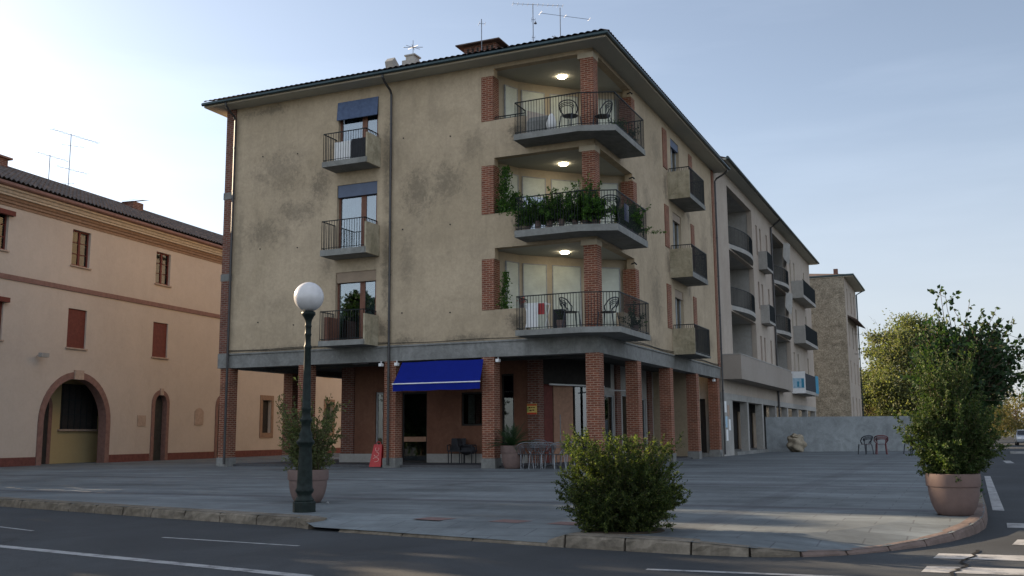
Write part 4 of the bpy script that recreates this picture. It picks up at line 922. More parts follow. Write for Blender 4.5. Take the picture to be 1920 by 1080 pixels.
M['adv1'] = plain("printed_pale_blue", (0.35, 0.5, 0.6), .6); M['adv2'] = plain("printed_teal", (0.05, 0.25, 0.38), .6)
c = MB(); c.box(FB, -.92, -.1, 43.79, 43.798, 4.5, 5.25); pr = c.build("printed_banner", M['adv1'], bl)
c = MB(); c.box(FB, -.9, -.72, 43.78, 43.788, 4.55, 5.2); c.box(FB, -.55, -.4, 43.78, 43.788, 4.6, 5.0); c.build("printed_figure", M['adv2'], pr)
railing([(-.97, 43.9), (-.97, 51.0), (-.03, 51.0)], 4.35, 5.6, bl, .1, .035, M['blackmetal'])
c = MB(); c.box(FB, -1.02, -1.01, 49.5, 51.2, 4.3, 5.7); c.build("printed_banner", M['adv2'], bl)
# ground floor posts, beam, dark shops
c = MB(); c.box(FB, 0, .45, 19.56, 57, 3.0, 3.348); c.build("concrete_beam", M['greylt'], G2)
for v in (19.7, 26.4, 31.2, 36.2, 41.2, 46.2, 51.4, 56.5):
    c = MB(); wd = 2.6 if v < 20 else .45; c.box(FB, 0.02, .45, v, v + wd, 0, 3.0); c.build("post", M['greylt'], G2)
mb = MB(); mb.box(FB, 2.0, 2.3, 19.8, 44.0, 0, 3.4); mb.build("shop_front", M['dark'], G2)
for v in (23, 28, 33, 38):
    c = MB(); c.box(FB, 1.9, 1.97, v, v + 2.6, .15, 2.6); c.build("shop_shutter", M['shutbrown'], G2)
mb = MB(); mb.box(FB, -.15, 2.0, 22.3, 44, 0, .18); mb.build("step", M['conc'], G2)
mb = MB(); mb.box(FB, .31, 12, 19.8, 56.7, 3.35, 3.5); mb.build("arcade_ceiling", M['greylt'], G2)
# notices on the first pier
for k, (v, z, c_) in enumerate(((20.2, 2.3, 'white'), (20.9, 2.1, 'plaque'), (20.3, 1.5, 'adv1'), (21.1, 1.35, 'white'), (20.4, .8, 'white'), (21.5, 2.2, 'greylt'))):
    c = MB(); c.box(FB, .005, .018, v, v + .45, z, z + .6); c.build("notice", M[c_], G2)
# roof
mb = MB(); mb.box(FB, -.7, 12.8, 19.75, 57.6, 16.0, 16.08); rf = mb.build("roof", M['ceil'], G2)
mb = MB(); mb.quad(FB(-.7, 19.75, 16.12), FB(-.7, 57.6, 16.12), FB(6.0, 57.6, 18.3), FB(6.0, 19.75, 18.3)); mb.quad(FB(12.8, 19.75, 16.12), FB(12.8, 57.6, 16.12), FB(6.0, 57.6, 18.3), FB(6.0, 19.75, 18.3)); mb.quad(FB(-.7, 19.75, 16.1), FB(12.8, 19.75, 16.1), FB(6.0, 19.75, 18.3)); mb.build("roof_tiles", M['tile'], rf, fix=False)
mb = MB(); mb.tube([FB(-.78, 19.7, 16.1), FB(-.78, 57.6, 16.1)], .085, 8); mb.build("gutter", M['gutter'], rf)
mb = MB(); mb.tube([FB(-.75, 37, 16.0), FB(-.4, 37, 15.75), FB(-.1, 37, 15.5), FB(-.1, 37, .1)], .07, 6); mb.build("downpipe", M['pipe'], G2)
# wind-blown cloths / awnings hanging in the second recess
for i in (1, 2):
    c = MB(); N = 12
    for k in range(N):
        f = lambda t: (-.25 - .35 * math.sin(t * 5), 41.5 + 2.5 * t)
        a, b2 = f(k / N), f((k + 1) / N); c.quad(FB(*a, T2[i] - .1), FB(*b2, T2[i] - .2), FB(b2[0] + .1, b2[1], T2[i] - 1.5 - .3 * math.sin(k)), FB(a[0] + .1, a[1], T2[i] - 1.4 - .3 * math.sin(k - 1)))
    c.build("hanging_awning", M['greylt'], G2, fix=False, smooth=True)

# ================================================================== FAR STONE BUILDING
S3 = thing("stone_tower_house", "tall rough stone house with narrow windows beyond the pale wall", "house", tuple(FB(-1.85, 68, 0)))
PF = lambda a, d, z: FB(-1.85 + d, a, z)
ops = []
for r in range(4):
    for v in (69.8, 73.4, 76.6): ops.append((v, v + .8, 2.4 + 3.6 * r, 4.6 + 3.6 * r))
mb = MB(); wallgrid(mb, PF, 68.0, 79.4, 0, 16.3, ops, .3); mb.build("side_wall", M['greyrender'], S3)
mb = MB(); mb.box(FB, -1.849, 12, 67.98, 68.3, 0, 16.3); mb.box(FB, 11.7, 12, 68.31, 79.4, 0, 16.3); mb.build("front_wall", M['stone'], S3)
for o in ops:
    c = MB(); c.box(FB, -1.72, -1.68, o[0], o[1], o[2], o[3]); c.build("window", M['dark'] if rng.random() < .5 else M['shutbrown'], S3)
mb = MB(); mb.box(FB, -2.7, 12.6, 67.9, 80, 16.3, 16.42); rf = mb.build("roof", M['ceil'], S3)
mb = MB(); mb.tube([FB(12, 67.85, 16.45), FB(-2.75, 67.85, 16.45), FB(-2.75, 80, 16.45)], .1, 6); mb.build("gutter", M['gutter'], rf)
mb = MB(); mb.quad(FB(-2.7, 67.9, 16.5), FB(12.6, 67.9, 16.5), FB(5, 74, 18)); mb.quad(FB(-2.7, 67.9, 16.5), FB(-2.7, 80, 16.5), FB(5, 74, 18)); mb.build("roof_tiles", M['tile'], rf, fix=False)
mb = MB(); mb.box(FB, -1.2, -.8, 69, 69.4, 16.6, 17.3); mb.build("chimney", M['brickdk'], rf)
mb = MB(); mb.tube([FB(-2.75, 79.6, 16.4), FB(-1.95, 79.3, 15.9), FB(-1.95, 79.3, 0)], .08, 6); mb.build("downpipe", M['gutter'], S3)
mb = MB(); mb.extr(Frame(FB(-1.85, 69.5, 0), dR, (-dL[0], -dL[1], 0)), [(0, 12.7), (.9, 12.2), (.9, 12.1), (0, 12.5)], 0, 9); mb.build("canopy", M['tile'], S3)

# ================================================================== PINK HOUSE (left)
H = thing("pink_farmhouse", "long pink rendered house with red brown shutters and arched doorways", "house", tuple(FH(10, 0, 0)))
PH = lambda a, d, z: FH(a, -d, z)
ops = []
WA = [-1.3] + [(-2.4 + 6.22 * k) for k in range(1, 7)]
for k, s0 in enumerate(WA):
    ops += [(s0, s0 + 1.22, 9.40, 11.14), (s0, s0 + 1.24, 5.46, 7.32)]
AR = [(2.62, 6.75, 1.95, 4.03), (10.42, 11.42, 2.98, 3.5), (16.15, 17.25, 2.95, 3.5)]
for (a0, a1, zs, zt) in AR: ops.append((a0, a1, 0, zt))
ops += [(20.95, 21.95, 1.45, 3.5), (29.2, 30.2, 1.45, 3.5)]
mb = MB(); wallgrid(mb, PH, -4.8, 42, 0, 11.7, ops, 0.4)
for (a0, a1, zs, zt) in AR: archfill(mb, PH, a0, a1, zs, zt, 0.4)
mb.box(FH, -4.8, -4.5, -9, -.41, 0, 11.7); mb.box(FH, -4.5, 42, -9.3, -9, 0, 11.7); mb.box(FH, 41.7, 42, -9, -.41, 0, 11.7)
mb.build("wall", M['pink'], H)
segs = [(-4.8, 2.3), (7.05, 10.15), (11.7, 15.9), (17.5, 42)]
for a, b2 in segs: mb = MB(); mb.box(FH, a, b2, 0.0, 0.025, 0, 0.38); mb.build("dado", M['dado'], H)
mb = MB(); mb.box(FH, -4.8, 42, 0, 0.06, 8.14, 8.36); mb.build("string_course", M['band'], H)
mb = MB(); mb.extr(FH, [(0, 11.38), (.04, 11.38), (.04, 11.5), (.1, 11.52), (.1, 11.62), (.16, 11.66), (.2, 11.78), (0, 11.78)], -4.8, 42); mb.build("cornice", M['ochreband'], H)
mb = MB(); mb.extr(FH, [(0, 11.781), (.3, 11.781), (.3, 11.86), (.36, 11.88), (.42, 11.98), (.52, 12.02), (.52, 12.1), (0, 12.1)], -4.8, 42); mb.build("cornice", M['creamband'], H)
mb = MB(); mb.tube([FH(-4.9, .62, 12.2), FH(42, .62, 12.2)], .1, 8); mb.box(FH, -4.8, 42, 0, .56, 12.101, 12.2); 
# roof: rows of round tiles
mbt = MB(); per = 0.27; sub = 4; N = int(46.9 / per * sub); rows = 11; st0 = []
for k in range(N + 1):
    a = -4.85 + 46.9 * k / N; h = .075 * abs(math.sin(math.pi * (a + 4.85) / per)) * 1.5
    ids = []
    for r in range(rows):
        for e in (0, 1):
            s_ = (r + e) * 5.35 / rows; lift = 0.05 * (1 - e) + rng.uniform(-.006, .006)
            ids.append(len(mbt.v)); mbt.v.append(tuple(FH(a, .72 - s_, 12.27 + .445 * s_ + h + lift)))
    st0.append(ids)
for k in range(N):
    A, C_ = st0[k], st0[k + 1]
    for r in range(len(A) - 1): mbt.f.append((A[r], C_[r], C_[r + 1], A[r + 1]))
rf = mb.build("eave_gutter", M['band'], H)
roofh = mbt.build("roof", M['oldtile'], H, fix=False)
mb = MB(); mb.quad(FH(-4.85, -4.63, 14.66), FH(42, -4.63, 14.66), FH(42, -9.8, 12.2), FH(-4.85, -9.8, 12.2)); mb.quad(FH(-4.8, .5, 12.2), FH(-4.8, -4.6, 14.6), FH(-4.8, -9.6, 12.2)); mb.build("rear_slope", M['oldtile'], roofh, fix=False)
mb = MB(); mb.tube([FH(-4.85, -4.63, 14.68), FH(42, -4.63, 14.68)], .1, 6); mb.build("ridge_tiles", M['oldtile'], roofh)
mb = MB(); mb.box(FH, 12.4, 13.3, -4.4, -3.6, 14.0, 14.75); chm = mb.build("chimney", M['brickdk'], roofh)
mb = MB(); mb.quad(FH(12.2, -3.4, 14.76), FH(12.9, -3.4, 14.95), FH(12.9, -4.6, 14.95), FH(12.2, -4.6, 14.76)); mb.quad(FH(12.95, -3.4, 14.9), FH(13.6, -3.4, 15.02), FH(13.6, -4.6, 15.02), FH(12.95, -4.6, 14.9)); mb.build("chimney_tiles", M['oldtile'], chm, fix=False)
mb = MB(); mb.box(FH, 2.6, 3.4, -4.6, -3.8, 14.0, 14.8); mb.box(FH, 2.45, 3.55, -4.75, -3.65, 14.8, 14.9); mb.build("chimney", M['brickdk'], roofh)
for k, s0 in enumerate(WA):
    # upper window, two leaves of panes
    c = MB(); z0, z1 = 9.40, 11.14
    for (a0, a1, za, zb) in ((s0, s0 + .07, z0, z1), (s0 + 1.15, s0 + 1.22, z0, z1), (s0 + .07, s0 + 1.15, z1 - .07, z1), (s0 + .07, s0 + 1.15, z0, z0 + .08), (s0 + .55, s0 + .67, z0, z1), (s0 + .07, s0 + 1.15, z0 + .58, z0 + .61), (s0 + .07, s0 + 1.15, z0 + 1.13, z0 + 1.16)):
        c.box(FH, a0, a1, -.2 if za > z0 + .3 and zb - za < .05 else -.21, -.13, za, zb)
    wn = c.build("window", M['redwood'], H)
    c = MB(); c.box(FH, s0 + .07, s0 + 1.15, -.18, -.17, z0 + .08, z1 - .07); c.build("pane", M['glassh'], wn)
    c = MB(); c.box(FH, s0 - .1, s0 + 1.3, -1.4, -.42, z0 - .1, z1 + .1); c.build("room", M['dark'], wn)
    c = MB(); c.box(FH, s0 - .08, s0 + 1.3, -.1, .09, z0 - .07, z0 - .003); c.build("sill", M['plaque'], wn)
    c = MB(); c.box(FH, s0, s0 + 1.24, -.14, -.08, 5.46, 7.32); c.box(FH, s0 + .02, s0 + 1.22, -.08, -.06, 5.46, 5.56); wn = c.build("closed_shutter", M['redwood'], H)
    c = MB(); c.box(FH, s0 - .08, s0 + 1.32, -.1, .09, 5.39, 5.457); c.build("sill", M['plaque'], wn)
    if k == 0:
        for z in (11.0, 7.15):
            c = MB(); c.box(FH, s0 + .5, s0 + 1.4, .0, .2, z - .05, z + .16); c.build("blind_box", M['redwood'], H)
for (a0, a1, zs, zt), wd, key in ((AR[0], .3, 1), (AR[1], .22, 0), (AR[2], .22, 0)):
    mb = MB(); archband(mb, PH, a0 - wd, a1 + wd, 0, zs, zt + wd, wd + .012, -0.05, 0.41); o = mb.build("arch_surround", M['band'], H, fix=False)
    cm = (a0 + a1) / 2; mb = MB(); mb.box(FH, cm - (.3 if key else .12), cm + (.3 if key else .12), 0, .1, zt - .06, zt + wd + .08); mb.build("keystone", M['plaque'], o)
for (a0, a1, zs, zt) in AR[1:]:
    mb = MB(); mb.box(FH, a0 - .05, a1 + .05, -.3, -.24, 0, zt + .02); dd = mb.build("door", M['dooriron'], H)
    mb = MB()
    for k in range(6): mb.box(FH, a0, a1, -.24, -.225, .3 + .52 * k, .34 + .52 * k)
    mb.build("door_board", M['dooriron'], dd)
# porch behind the big arch
mb = MB(); mb.box(FH, 1.6, 9.2, -1.8, -1.6, 0, 4.6); mb.box(FH, 1.5, 9.2, -1.6, -.41, 4.4, 4.6); mb.box(FH, 9.0, 9.2, -1.6, -.41, 0, 4.4); mb.box(FH, 1.5, 1.7, -1.6, -.41, 0, 4.4)
pw = mb.build("porch_wall", M['yellow'], H)
mb = MB(); mb.box(FH, 5.45, 8.0, -1.6, -1.56, 1.65, 3.85); wp = mb.build("porch_window", M['dark'], pw)
mb = MB()
for k in range(6): mb.box(FH, 5.5 + .42 * k, 5.53 + .42 * k, -1.56, -1.53, 1.65, 3.85)
for k in range(2): mb.box(FH, 5.45, 8.0, -1.555, -1.535, 2.35 + .7 * k, 2.38 + .7 * k)
mb.build("window_grille", M['iron'], pw)
mb = MB(); mb.box(FH, 5.3, 8.1, -1.6, -1.45, 1.55, 1.64); mb.build("sill", M['plaque'], pw)
mb = MB(); mb.box(FH, 3.3, 4.62, -1.6, -1.55, 0, 3.2); mb.build("porch_door", M['dark'], pw)
mb = MB(); archband(mb, lambda a, d, z: FH(a, -1.6 + .06 - d, z), 3.1, 4.86, 0, 2.7, 3.5, .22, 0, .06); mb.build("arch_surround", M['band'], pw, fix=False)
for (a, z0, z1) in ((20.95, 1.45, 3.5), (29.2, 1.45, 3.5)):
    mb = MB(); 
    for (p0, p1, q0, q1) in ((a - .28, a, z0 - .32, z1 + .3), (a + 1, a + 1.28, z0 - .32, z1 + .3), (a, a + 1, z1, z1 + .3), (a, a + 1, z0 - .32, z0)): mb.box(FH, p0, p1, 0, .04, q0, q1)
    wn = mb.build("window", M['ochreband'], H); mb = MB(); mb.box(FH, a, a + 1, -.25, -.2, z0, z1); mb.build("pane", M['dark'], wn)
mb = MB(); mb.box(FH, 9.1, 9.75, 0, .03, 1.8, 2.35); mb.build("plaque", M['plaque'], H)
mb = MB(); mb.prism(Frame(FH(13.95, 0, 1.9), Vector((0, 0, 1)), FH.A), [(0, 0), (.75, 0), (.9, .2), (.95, .4), (.9, .6), (.75, .8), (0, .8)], 0, 0)
mb = MB(); pg = [(0, 0), (.8, 0), (.8, .75), (.6, .9), (.4, .95), (.2, .9), (0, .75)]
mb.v = [tuple(FH(13.95 + x, .0, 1.9 + z)) for x, z in pg] + [tuple(FH(13.95 + x, .04, 1.9 + z)) for x, z in pg]; n = 7
mb.f = [tuple(range(7)), tuple(range(7, 14))] + [(k, (k + 1) % 7, 7 + (k + 1) % 7, 7 + k) for k in range(7)]; mb.build("plaque", M['plaque'], H)
mb = MB(); mb.tube([FH(2.0, 0, 4.9), FH(2.0, .35, 4.95)], .025, 5); mb.box(FH, 1.8, 2.25, .3, .5, 4.84, 5.03); mb.build("floodlight", M['greylt'], H)

# ================================================================== ANTENNAS
def yagi(mb, c, d, L, n, up=False):
    c = Vector(c); d = Vector(d).normalized(); s_ = d.cross(Vector((0, 0, 1))).normalized()
    mb.tube([c - d * L * .4, c + d * L * .6], .010, 4)
    for k in range(n):
        p = c + d * (L * (-.4 + k / (n - 1))); w_ = .16 + .06 * (k == 0); mb.tube([p - s_ * w_, p + s_ * w_], .007, 4)
def antenna(loc, h, arms, label, extra=None, r=.02):
    loc = Vector(loc); mb = MB(); mb.tube([loc, loc + Vector((0, 0, h))], r, 6)
    t = thing("roof_antenna", label, "antenna", tuple(loc), "television antennas on the roofs"); mb.build("mast", M['alu2'], t)
    for (z, az, L, n) in arms:
        mb = MB(); yagi(mb, loc + Vector((0, 0, z)), (math.sin(az), math.cos(az), 0), L, n); mb.build("aerial", M['alu2'], t)
    if extra: extra(t, loc)
    return t
M['alu2'] = plain("dull_grey_metal", (0.16, 0.17, 0.19), .5, .5)
antenna(FH(6.3, -4, 14.3), 1.55, [(1.5, R_(25), 1.9, 7)], "short mast antenna at the left end of the pink house roof")
antenna(FH(7.7, -4, 14.3), 3.1, [(3.05, R_(28), 2.9, 12), (2.45, R_(60), 1.2, 5), (1.15, R_(28), 1.9, 7), (.35, R_(90), .5, 3)], "tall antenna with stacked aerials on the pink house roof")
def cross(t, loc):
    mb = MB(); 
    for k in range(5):
        a = k * math.pi / 5 + .3; p = loc + Vector((0, 0, .42)); d = Vector((math.cos(a), math.sin(a), .12)) * .45; mb.tube([p - d, p + d], .012, 4)
    mb.build("spider_elements", M['alu2'], t)
antenna(FB(10.05, 4.25, 18.18), .75, [], "spider shaped antenna on top of the white chimney", cross, .014)
antenna(FB(5.8, 2.6, 16.4), 2.1, [(1.9, R_(80), .25, 2)], "plain mast antenna in front of the brick chimney")
def dish(t, loc):
    mb = MB(); mb.lathe([(.02, 0), (.07, .02), (.02, .12)], loc + Vector((.1, 0, 1.5)), 8); mb.build("amplifier", M['alu2'], t)
antenna(FB(4.04, 4.0, 17.0), 2.42, [(2.38, R_(83), 2.15, 11), (1.7, R_(90), .15, 2), (.9, R_(90), .12, 2)], "tall antenna with long boom left of the roof corner", dish)
def mess(t, loc):
    mb = MB(); 
    for (a, b2) in (((-.35, 0, .5), (.3, 0, .0)), ((-.25, .1, .55), (.1, .1, .15)), ((-.15, 0, -.1), (-.1, 0, .35)), ((-.5, 0, .4), (.4, 0, .3)), ((.05, 0, -.1), (.25, 0, .2)), ((-.05, .1, .5), (.3, .1, .1))): mb.tube([loc + Vector(a) + Vector((0, 0, .35)), loc + Vector(b2) + Vector((0, 0, .35))], .02, 4)
    mb.build("folded_elements", M['alu2'], t)
antenna(FB(2.8, 4.0, 16.9), 2.1, [(1.75, R_(72), 2.2, 3)], "antenna with folded dark elements nearest the roof corner", mess)
antenna(FB(.3, 24, 16.3), 1.0, [(.9, R_(20), .5, 5), (.5, R_(20), .5, 5)], "small antenna on the grey block roof edge")
antenna(FB(.3, 31, 16.3), .7, [(.6, R_(20), .4, 3)], "tiny antenna further along the grey block roof edge")
antenna(FB(1.6, 68.5, 16.6), 1.6, [(1.5, R_(70), .3, 3)], "thin mast antenna on the far stone house")

# ================================================================== PALE WALL, BOULDER
mb = MB(); Fw = Frame((16.15, 64.0, 0), (1, -0.02, 0), (0.02, 1, 0)); mb.box(Fw, 0, 13.5, 0, .25, -.05, 2.2)
wlo = tag(mb.build("concrete_wall", M['white_wall']), "low pale concrete wall closing the far side of the plaza", "wall")
def blob(name, c, r, mat, seed=1, n=3, jit=.12):
    bm = bmesh.new(); bmesh.ops.create_icosphere(bm, subdivisions=n, radius=1.0)
    rr = np.random.default_rng(seed); ph = rr.uniform(0, 6, 12)
    for v in bm.verts:
        x, y, z = v.co; k = 1 + jit * (math.sin(3 * x + ph[0]) * math.sin(4 * y + ph[1]) + .6 * math.sin(7 * z + ph[2] + 3 * x) + .35 * math.sin(11 * y + ph[3] + 5 * z))
        v.co = Vector((x * r[0] * k, y * r[1] * k, z * r[2] * k)) + Vector(c)
    mb = MB(); mb.v = [tuple(v.co) for v in bm.verts]; mb.f = [tuple(q.index for q in f.verts) for f in bm.faces]; bm.free(); return mb
mb = blob("b", (17.7, 62.9, .52), (.52, .46, .54), 0, 4, 4, .2); m2 = blob("b", (17.65, 62.85, .98), (.24, .24, .16), 0, 5, 3, .2)
i = len(mb.v); mb.v += m2.v; mb.f += [tuple(q + i for q in f) for f in m2.f]
tag(mb.build("boulder", M['boulder'], smooth=True), "rounded brown boulder standing against the pale concrete wall", "boulder")

# ================================================================== STREET LAMP
LP = (-3.37, 16.29, 0)
t = thing("street_lamp", "dark green cast iron street lamp with white globe on the plaza edge", "street lamp", LP)
mb = MB(); mb.lathe([(.185, 0), (.185, .15), (.175, .17)], LP, 8); mb.build("base", M['lampiron'], t)
mb = MB(); mb.lathe([(.16, .17), (.15, .2), (.12, .24), (.115, .28), (.145, .32), (.15, .35), (.13, .38), (.125, .45), (.112, .8), (.1, 1.02), (.105, 1.05), (.145, 1.09), (.15, 1.12), (.12, 1.15), (.105, 1.2), (.11, 1.24), (.08, 1.3), (.075, 1.42), (.098, 1.45), (.098, 1.48), (.072, 1.52), (.07, 1.62), (.085, 1.64), (.07, 1.67), (.062, 2.2), (.052, 2.62), (.062, 2.64), (.062, 2.67), (.05, 2.7), (.048, 2.84), (.062, 2.86), (.05, 2.89), (.05, 2.98), (.06, 3.0), (.05, 3.03), (.06, 3.1), (.095, 3.17), (.115, 3.19), (.115, 3.23), (.09, 3.25)], LP, 20)
mb.build("post", M['lampiron'], t, smooth=True)
mb = MB(); mb.lathe([(.245 * math.sin(math.pi * k / 24) + .0005, 3.49 - .245 * math.cos(math.pi * k / 24)) for k in range(25)], LP, 40, cap=False); mb.build("globe", M['globe'], t, smooth=True)

# ================================================================== FOLIAGE
def leaf_mesh(pos, dirs, size, name, mat, parent, fold=.25, wd=.5, seed=0, jit=.35):
    """pos Nx3 leaf bases, dirs Nx3 leaf directions, size N"""
    r = np.random.default_rng(seed); N = len(pos)
    d = dirs / np.maximum(np.linalg.norm(dirs, axis=1, keepdims=True), 1e-6)
    rv = r.normal(size=(N, 3)); s_ = np.cross(d, rv); s_ /= np.maximum(np.linalg.norm(s_, axis=1, keepdims=True), 1e-6); nn = np.cross(s_, d)
    L = (size * r.uniform(1 - jit, 1 + jit, N))[:, None]; W = L * wd
    b = pos; t = pos + d * L + nn * L * -.12; m = pos + d * L * .45
    l = m + s_ * W * .5 + nn * W * fold; rr = m - s_ * W * .5 + nn * W * fold
    V = np.stack([b, l, t, rr], 1).reshape(-1, 3)
    off = np.array(parent_loc(parent))
    me = bpy.data.meshes.new(name); me.vertices.add(4 * N); me.vertices.foreach_set("co", (V - off).reshape(-1))
    me.loops.add(6 * N); idx = np.arange(N)[:, None] * 4; li = np.concatenate([idx + 0, idx + 2, idx + 1, idx + 0, idx + 3, idx + 2], 1).reshape(-1)
    me.loops.foreach_set("vertex_index", li.astype(np.int32)); me.polygons.add(2 * N)
    me.polygons.foreach_set("loop_start", np.arange(2 * N, dtype=np.int32) * 3); me.polygons.foreach_set("loop_total", np.full(2 * N, 3, dtype=np.int32))
    me.update(calc_edges=True); me.validate(); me.materials.append(mat)
    o = bpy.data.objects.new(name, me); COL.objects.link(o); o.parent = parent; return o

def shrub(root, base, tips, n_leaf, lsize, mat, twigs=5, tl=.25, seed=0, start=.3, r0=.008, leafname="foliage", stemname="stem", wd=.45, bend=.25, stemmat=None):
    """stems from base spread to tips; leaves along stems and side twigs"""
    r = np.random.default_rng(seed); base = np.array(base, float); mb = MB(); Ps = []; Ds = []
    for T in tips:
        T = np.array(T, float); b0 = base + np.append(r.normal(size=2) * .08, 0)
        mid = (b0 + T) / 2; mid[:2] = b0[:2] + (T[:2] - b0[:2]) * (.5 - bend * .5) + r.normal(size=2) * .04; mid[2] += (T[2] - b0[2]) * .05
        P = []
        for k in range(9):
            s_ = k / 8; P.append((1 - s_) ** 2 * b0 + 2 * s_ * (1 - s_) * mid + s_ * s_ * T + r.normal(size=3) * .008 * (0 < k))
        mb.tube([tuple(p) for p in P], r0, 4, r1=r0 * .3, cap=False)
        segs_ = [(P[k], P[k + 1], 1.0) for k in range(int(8 * start), 8)]
        for j in range(twigs):
            s_ = r.uniform(start, .97); k = min(int(s_ * 8), 7); p = P[k] + (P[k + 1] - P[k]) * (s_ * 8 - k)
            ax = T - b0; ax /= np.linalg.norm(ax); d = ax * .7 + r.normal(size=3) * .65; d /= np.linalg.norm(d); q = p + d * tl * r.uniform(.5, 1.2)
            mb.tube([tuple(p), tuple(q)], r0 * .35, 3, cap=False); segs_.append((p, q, 1.3))
        wts = np.array([np.linalg.norm(b - a) * w_ for a, b, w_ in segs_]); cnt = r.multinomial(n_leaf, wts / wts.sum())
        for (a, b, _), c in zip(segs_, cnt):
            if c == 0: continue
            s_ = r.uniform(0, 1, c)[:, None]; Ps.append(a + (b - a) * s_ + r.normal(size=(c, 3)) * lsize * .25)
            ax = (b - a) / max(np.linalg.norm(b - a), 1e-6); Ds.append(ax * .6 + r.normal(size=(c, 3)) * .6)
    st = mb.build(stemname, stemmat or M['bark'], root, fix=False)
    P = np.concatenate(Ps); D_ = np.concatenate(Ds)
    return leaf_mesh(P, D_, np.full(len(P), lsize), leafname, mat, root, wd=wd, seed=seed + 1)

def ell_tips(n, c, r3, seed, zmin=-9, shell=.55):
    r = np.random.default_rng(seed); out = []
    while len(out) < n:
        d = r.normal(size=3); d /= np.linalg.norm(d); p = np.array(c) + d * np.array(r3) * r.uniform(shell, 1.0) ** .6
        if p[2] > zmin: out.append(p)
    return out

LBUSH = leafmat("privet_leaf", [(0.020, 0.036, 0.010), (0.033, 0.055, 0.014), (0.055, 0.080, 0.018), (0.03, 0.042, 0.014), (0.12, 0.145, 0.035)], .45)
LPOT = leafmat("bamboo_like_leaf", [(0.020, 0.042, 0.010), (0.032, 0.060, 0.014), (0.05, 0.08, 0.02), (0.08, 0.105, 0.03)], .3)
LPALE = leafmat("pale_green_leaf", [(0.06, 0.08, 0.03), (0.10, 0.13, 0.045), (0.17, 0.18, 0.08), (0.06, 0.075, 0.03)], .4)
LDARK = leafmat("dark_maple_leaf", [(0.014, 0.036, 0.014), (0.022, 0.05, 0.02), (0.032, 0.062, 0.022), (0.045, 0.075, 0.03)], .3)
LYEL = leafmat("sunlit_yellow_leaf", [(0.085, 0.105, 0.048), (0.12, 0.13, 0.06), (0.06, 0.08, 0.036), (0.17, 0.165, 0.085), (0.095, 0.115, 0.055)], .42)  # yellow of the sunlight and pale haze mixed into the leaf colours
LFAR = leafmat("autumn_haze_leaf", [(0.14, 0.11, 0.04), (0.18, 0.14, 0.05), (0.09, 0.09, 0.035), (0.12, 0.12, 0.05)], .35)  # tawny leaves, with the distant haze put into their colour
LCYC = leafmat("cycad_frond", [(0.012, 0.035, 0.012), (0.02, 0.05, 0.016)], .2)
LIVY = leafmat("house_plant_leaf", [(0.03, 0.075, 0.015), (0.05, 0.12, 0.022), (0.09, 0.18, 0.03), (0.018, 0.045, 0.013)], .4)

# --- the bush at the kerb
bt = thing("kerb_bush", "round dense green bush growing at the kerb in front of the arcade", "bush", (1.38, 12.75, 0))
tips = ell_tips(300, (1.38, 12.85, .54), (.88, .68, .56), 3, .08, .45)
tips += [(1.38 + rng.uniform(-.75, .75), 12.85 + rng.uniform(-.5, .5), rng.uniform(1.0, 1.22)) for _ in range(50)]
tips += [(1.38 + rng.uniform(-.62, .62), 12.75 + rng.uniform(-.5, .3), rng.uniform(.05, .45)) for _ in range(110)]
shrub(bt, (1.38, 12.85, -.02), tips, 380, .031, LBUSH, twigs=7, tl=.16, seed=5, start=.22, r0=.005)
mb = MB(); mb.lathe([(.05, .0), (.5, .015), (.55, -.02)], (1.38, 12.8, 0), 20); mb.build("soil", M['soil'], bt)

POTP = [(.22, 0), (.24, .015), (.285, .09), (.318, .18), (.338, .28), (.348, .38), (.349, .405), (.366, .41), (.372, .43), (.374, .56), (.372, .585), (.362, .595), (.335, .59), (.33, .55), (.32, .51)]
def pot(root, loc, s=1.0):
    mb = MB(); mb.lathe([(a * s, b2 * s) for a, b2 in POTP], loc, 32, cap=False); mb.lathe([(.001, 0), (.255 * s, 0)], loc, 32, cap=False); p = mb.build("pot", M['pot'], root, smooth=False)
    mb = MB(); mb.lathe([(.001, .53 * s), (.345 * s, .52 * s)], loc, 20, cap=False); mb.build("soil", M['soil'], p, fix=False)
    return p
def auto_smooth(o, ang=40):
    me = o.data; me.polygons.foreach_set("use_smooth", [True] * len(me.polygons))
    try: me.set_sharp_from_angle(angle=R_(ang))
    except Exception: pass
# left planter behind the lamp
L1 = (-3.79, 18.62, 0); t = thing("potted_shrub", "brown pot with loose pale green shrub standing behind the street lamp", "potted plant", L1, "large planters on the plaza")
auto_smooth(pot(t, L1))
tips = [(-3.79 + rng.uniform(-.62, .68) * (.45 + .6 * h / 2.0), 18.62 + rng.uniform(-.45, .45), h) for h in [rng.uniform(.7, 1.95) for _ in range(110)]]
tips += [(-4.0, 18.6, 2.32), (-4.38, 18.5, 1.75), (-3.4, 18.6, 1.98), (-3.2, 18.6, 1.8), (-4.35, 18.6, 1.45)]
shrub(t, (-3.79, 18.62, .5), tips, 120, .048, LPALE, twigs=6, tl=.2, seed=15, start=.15, r0=.006)
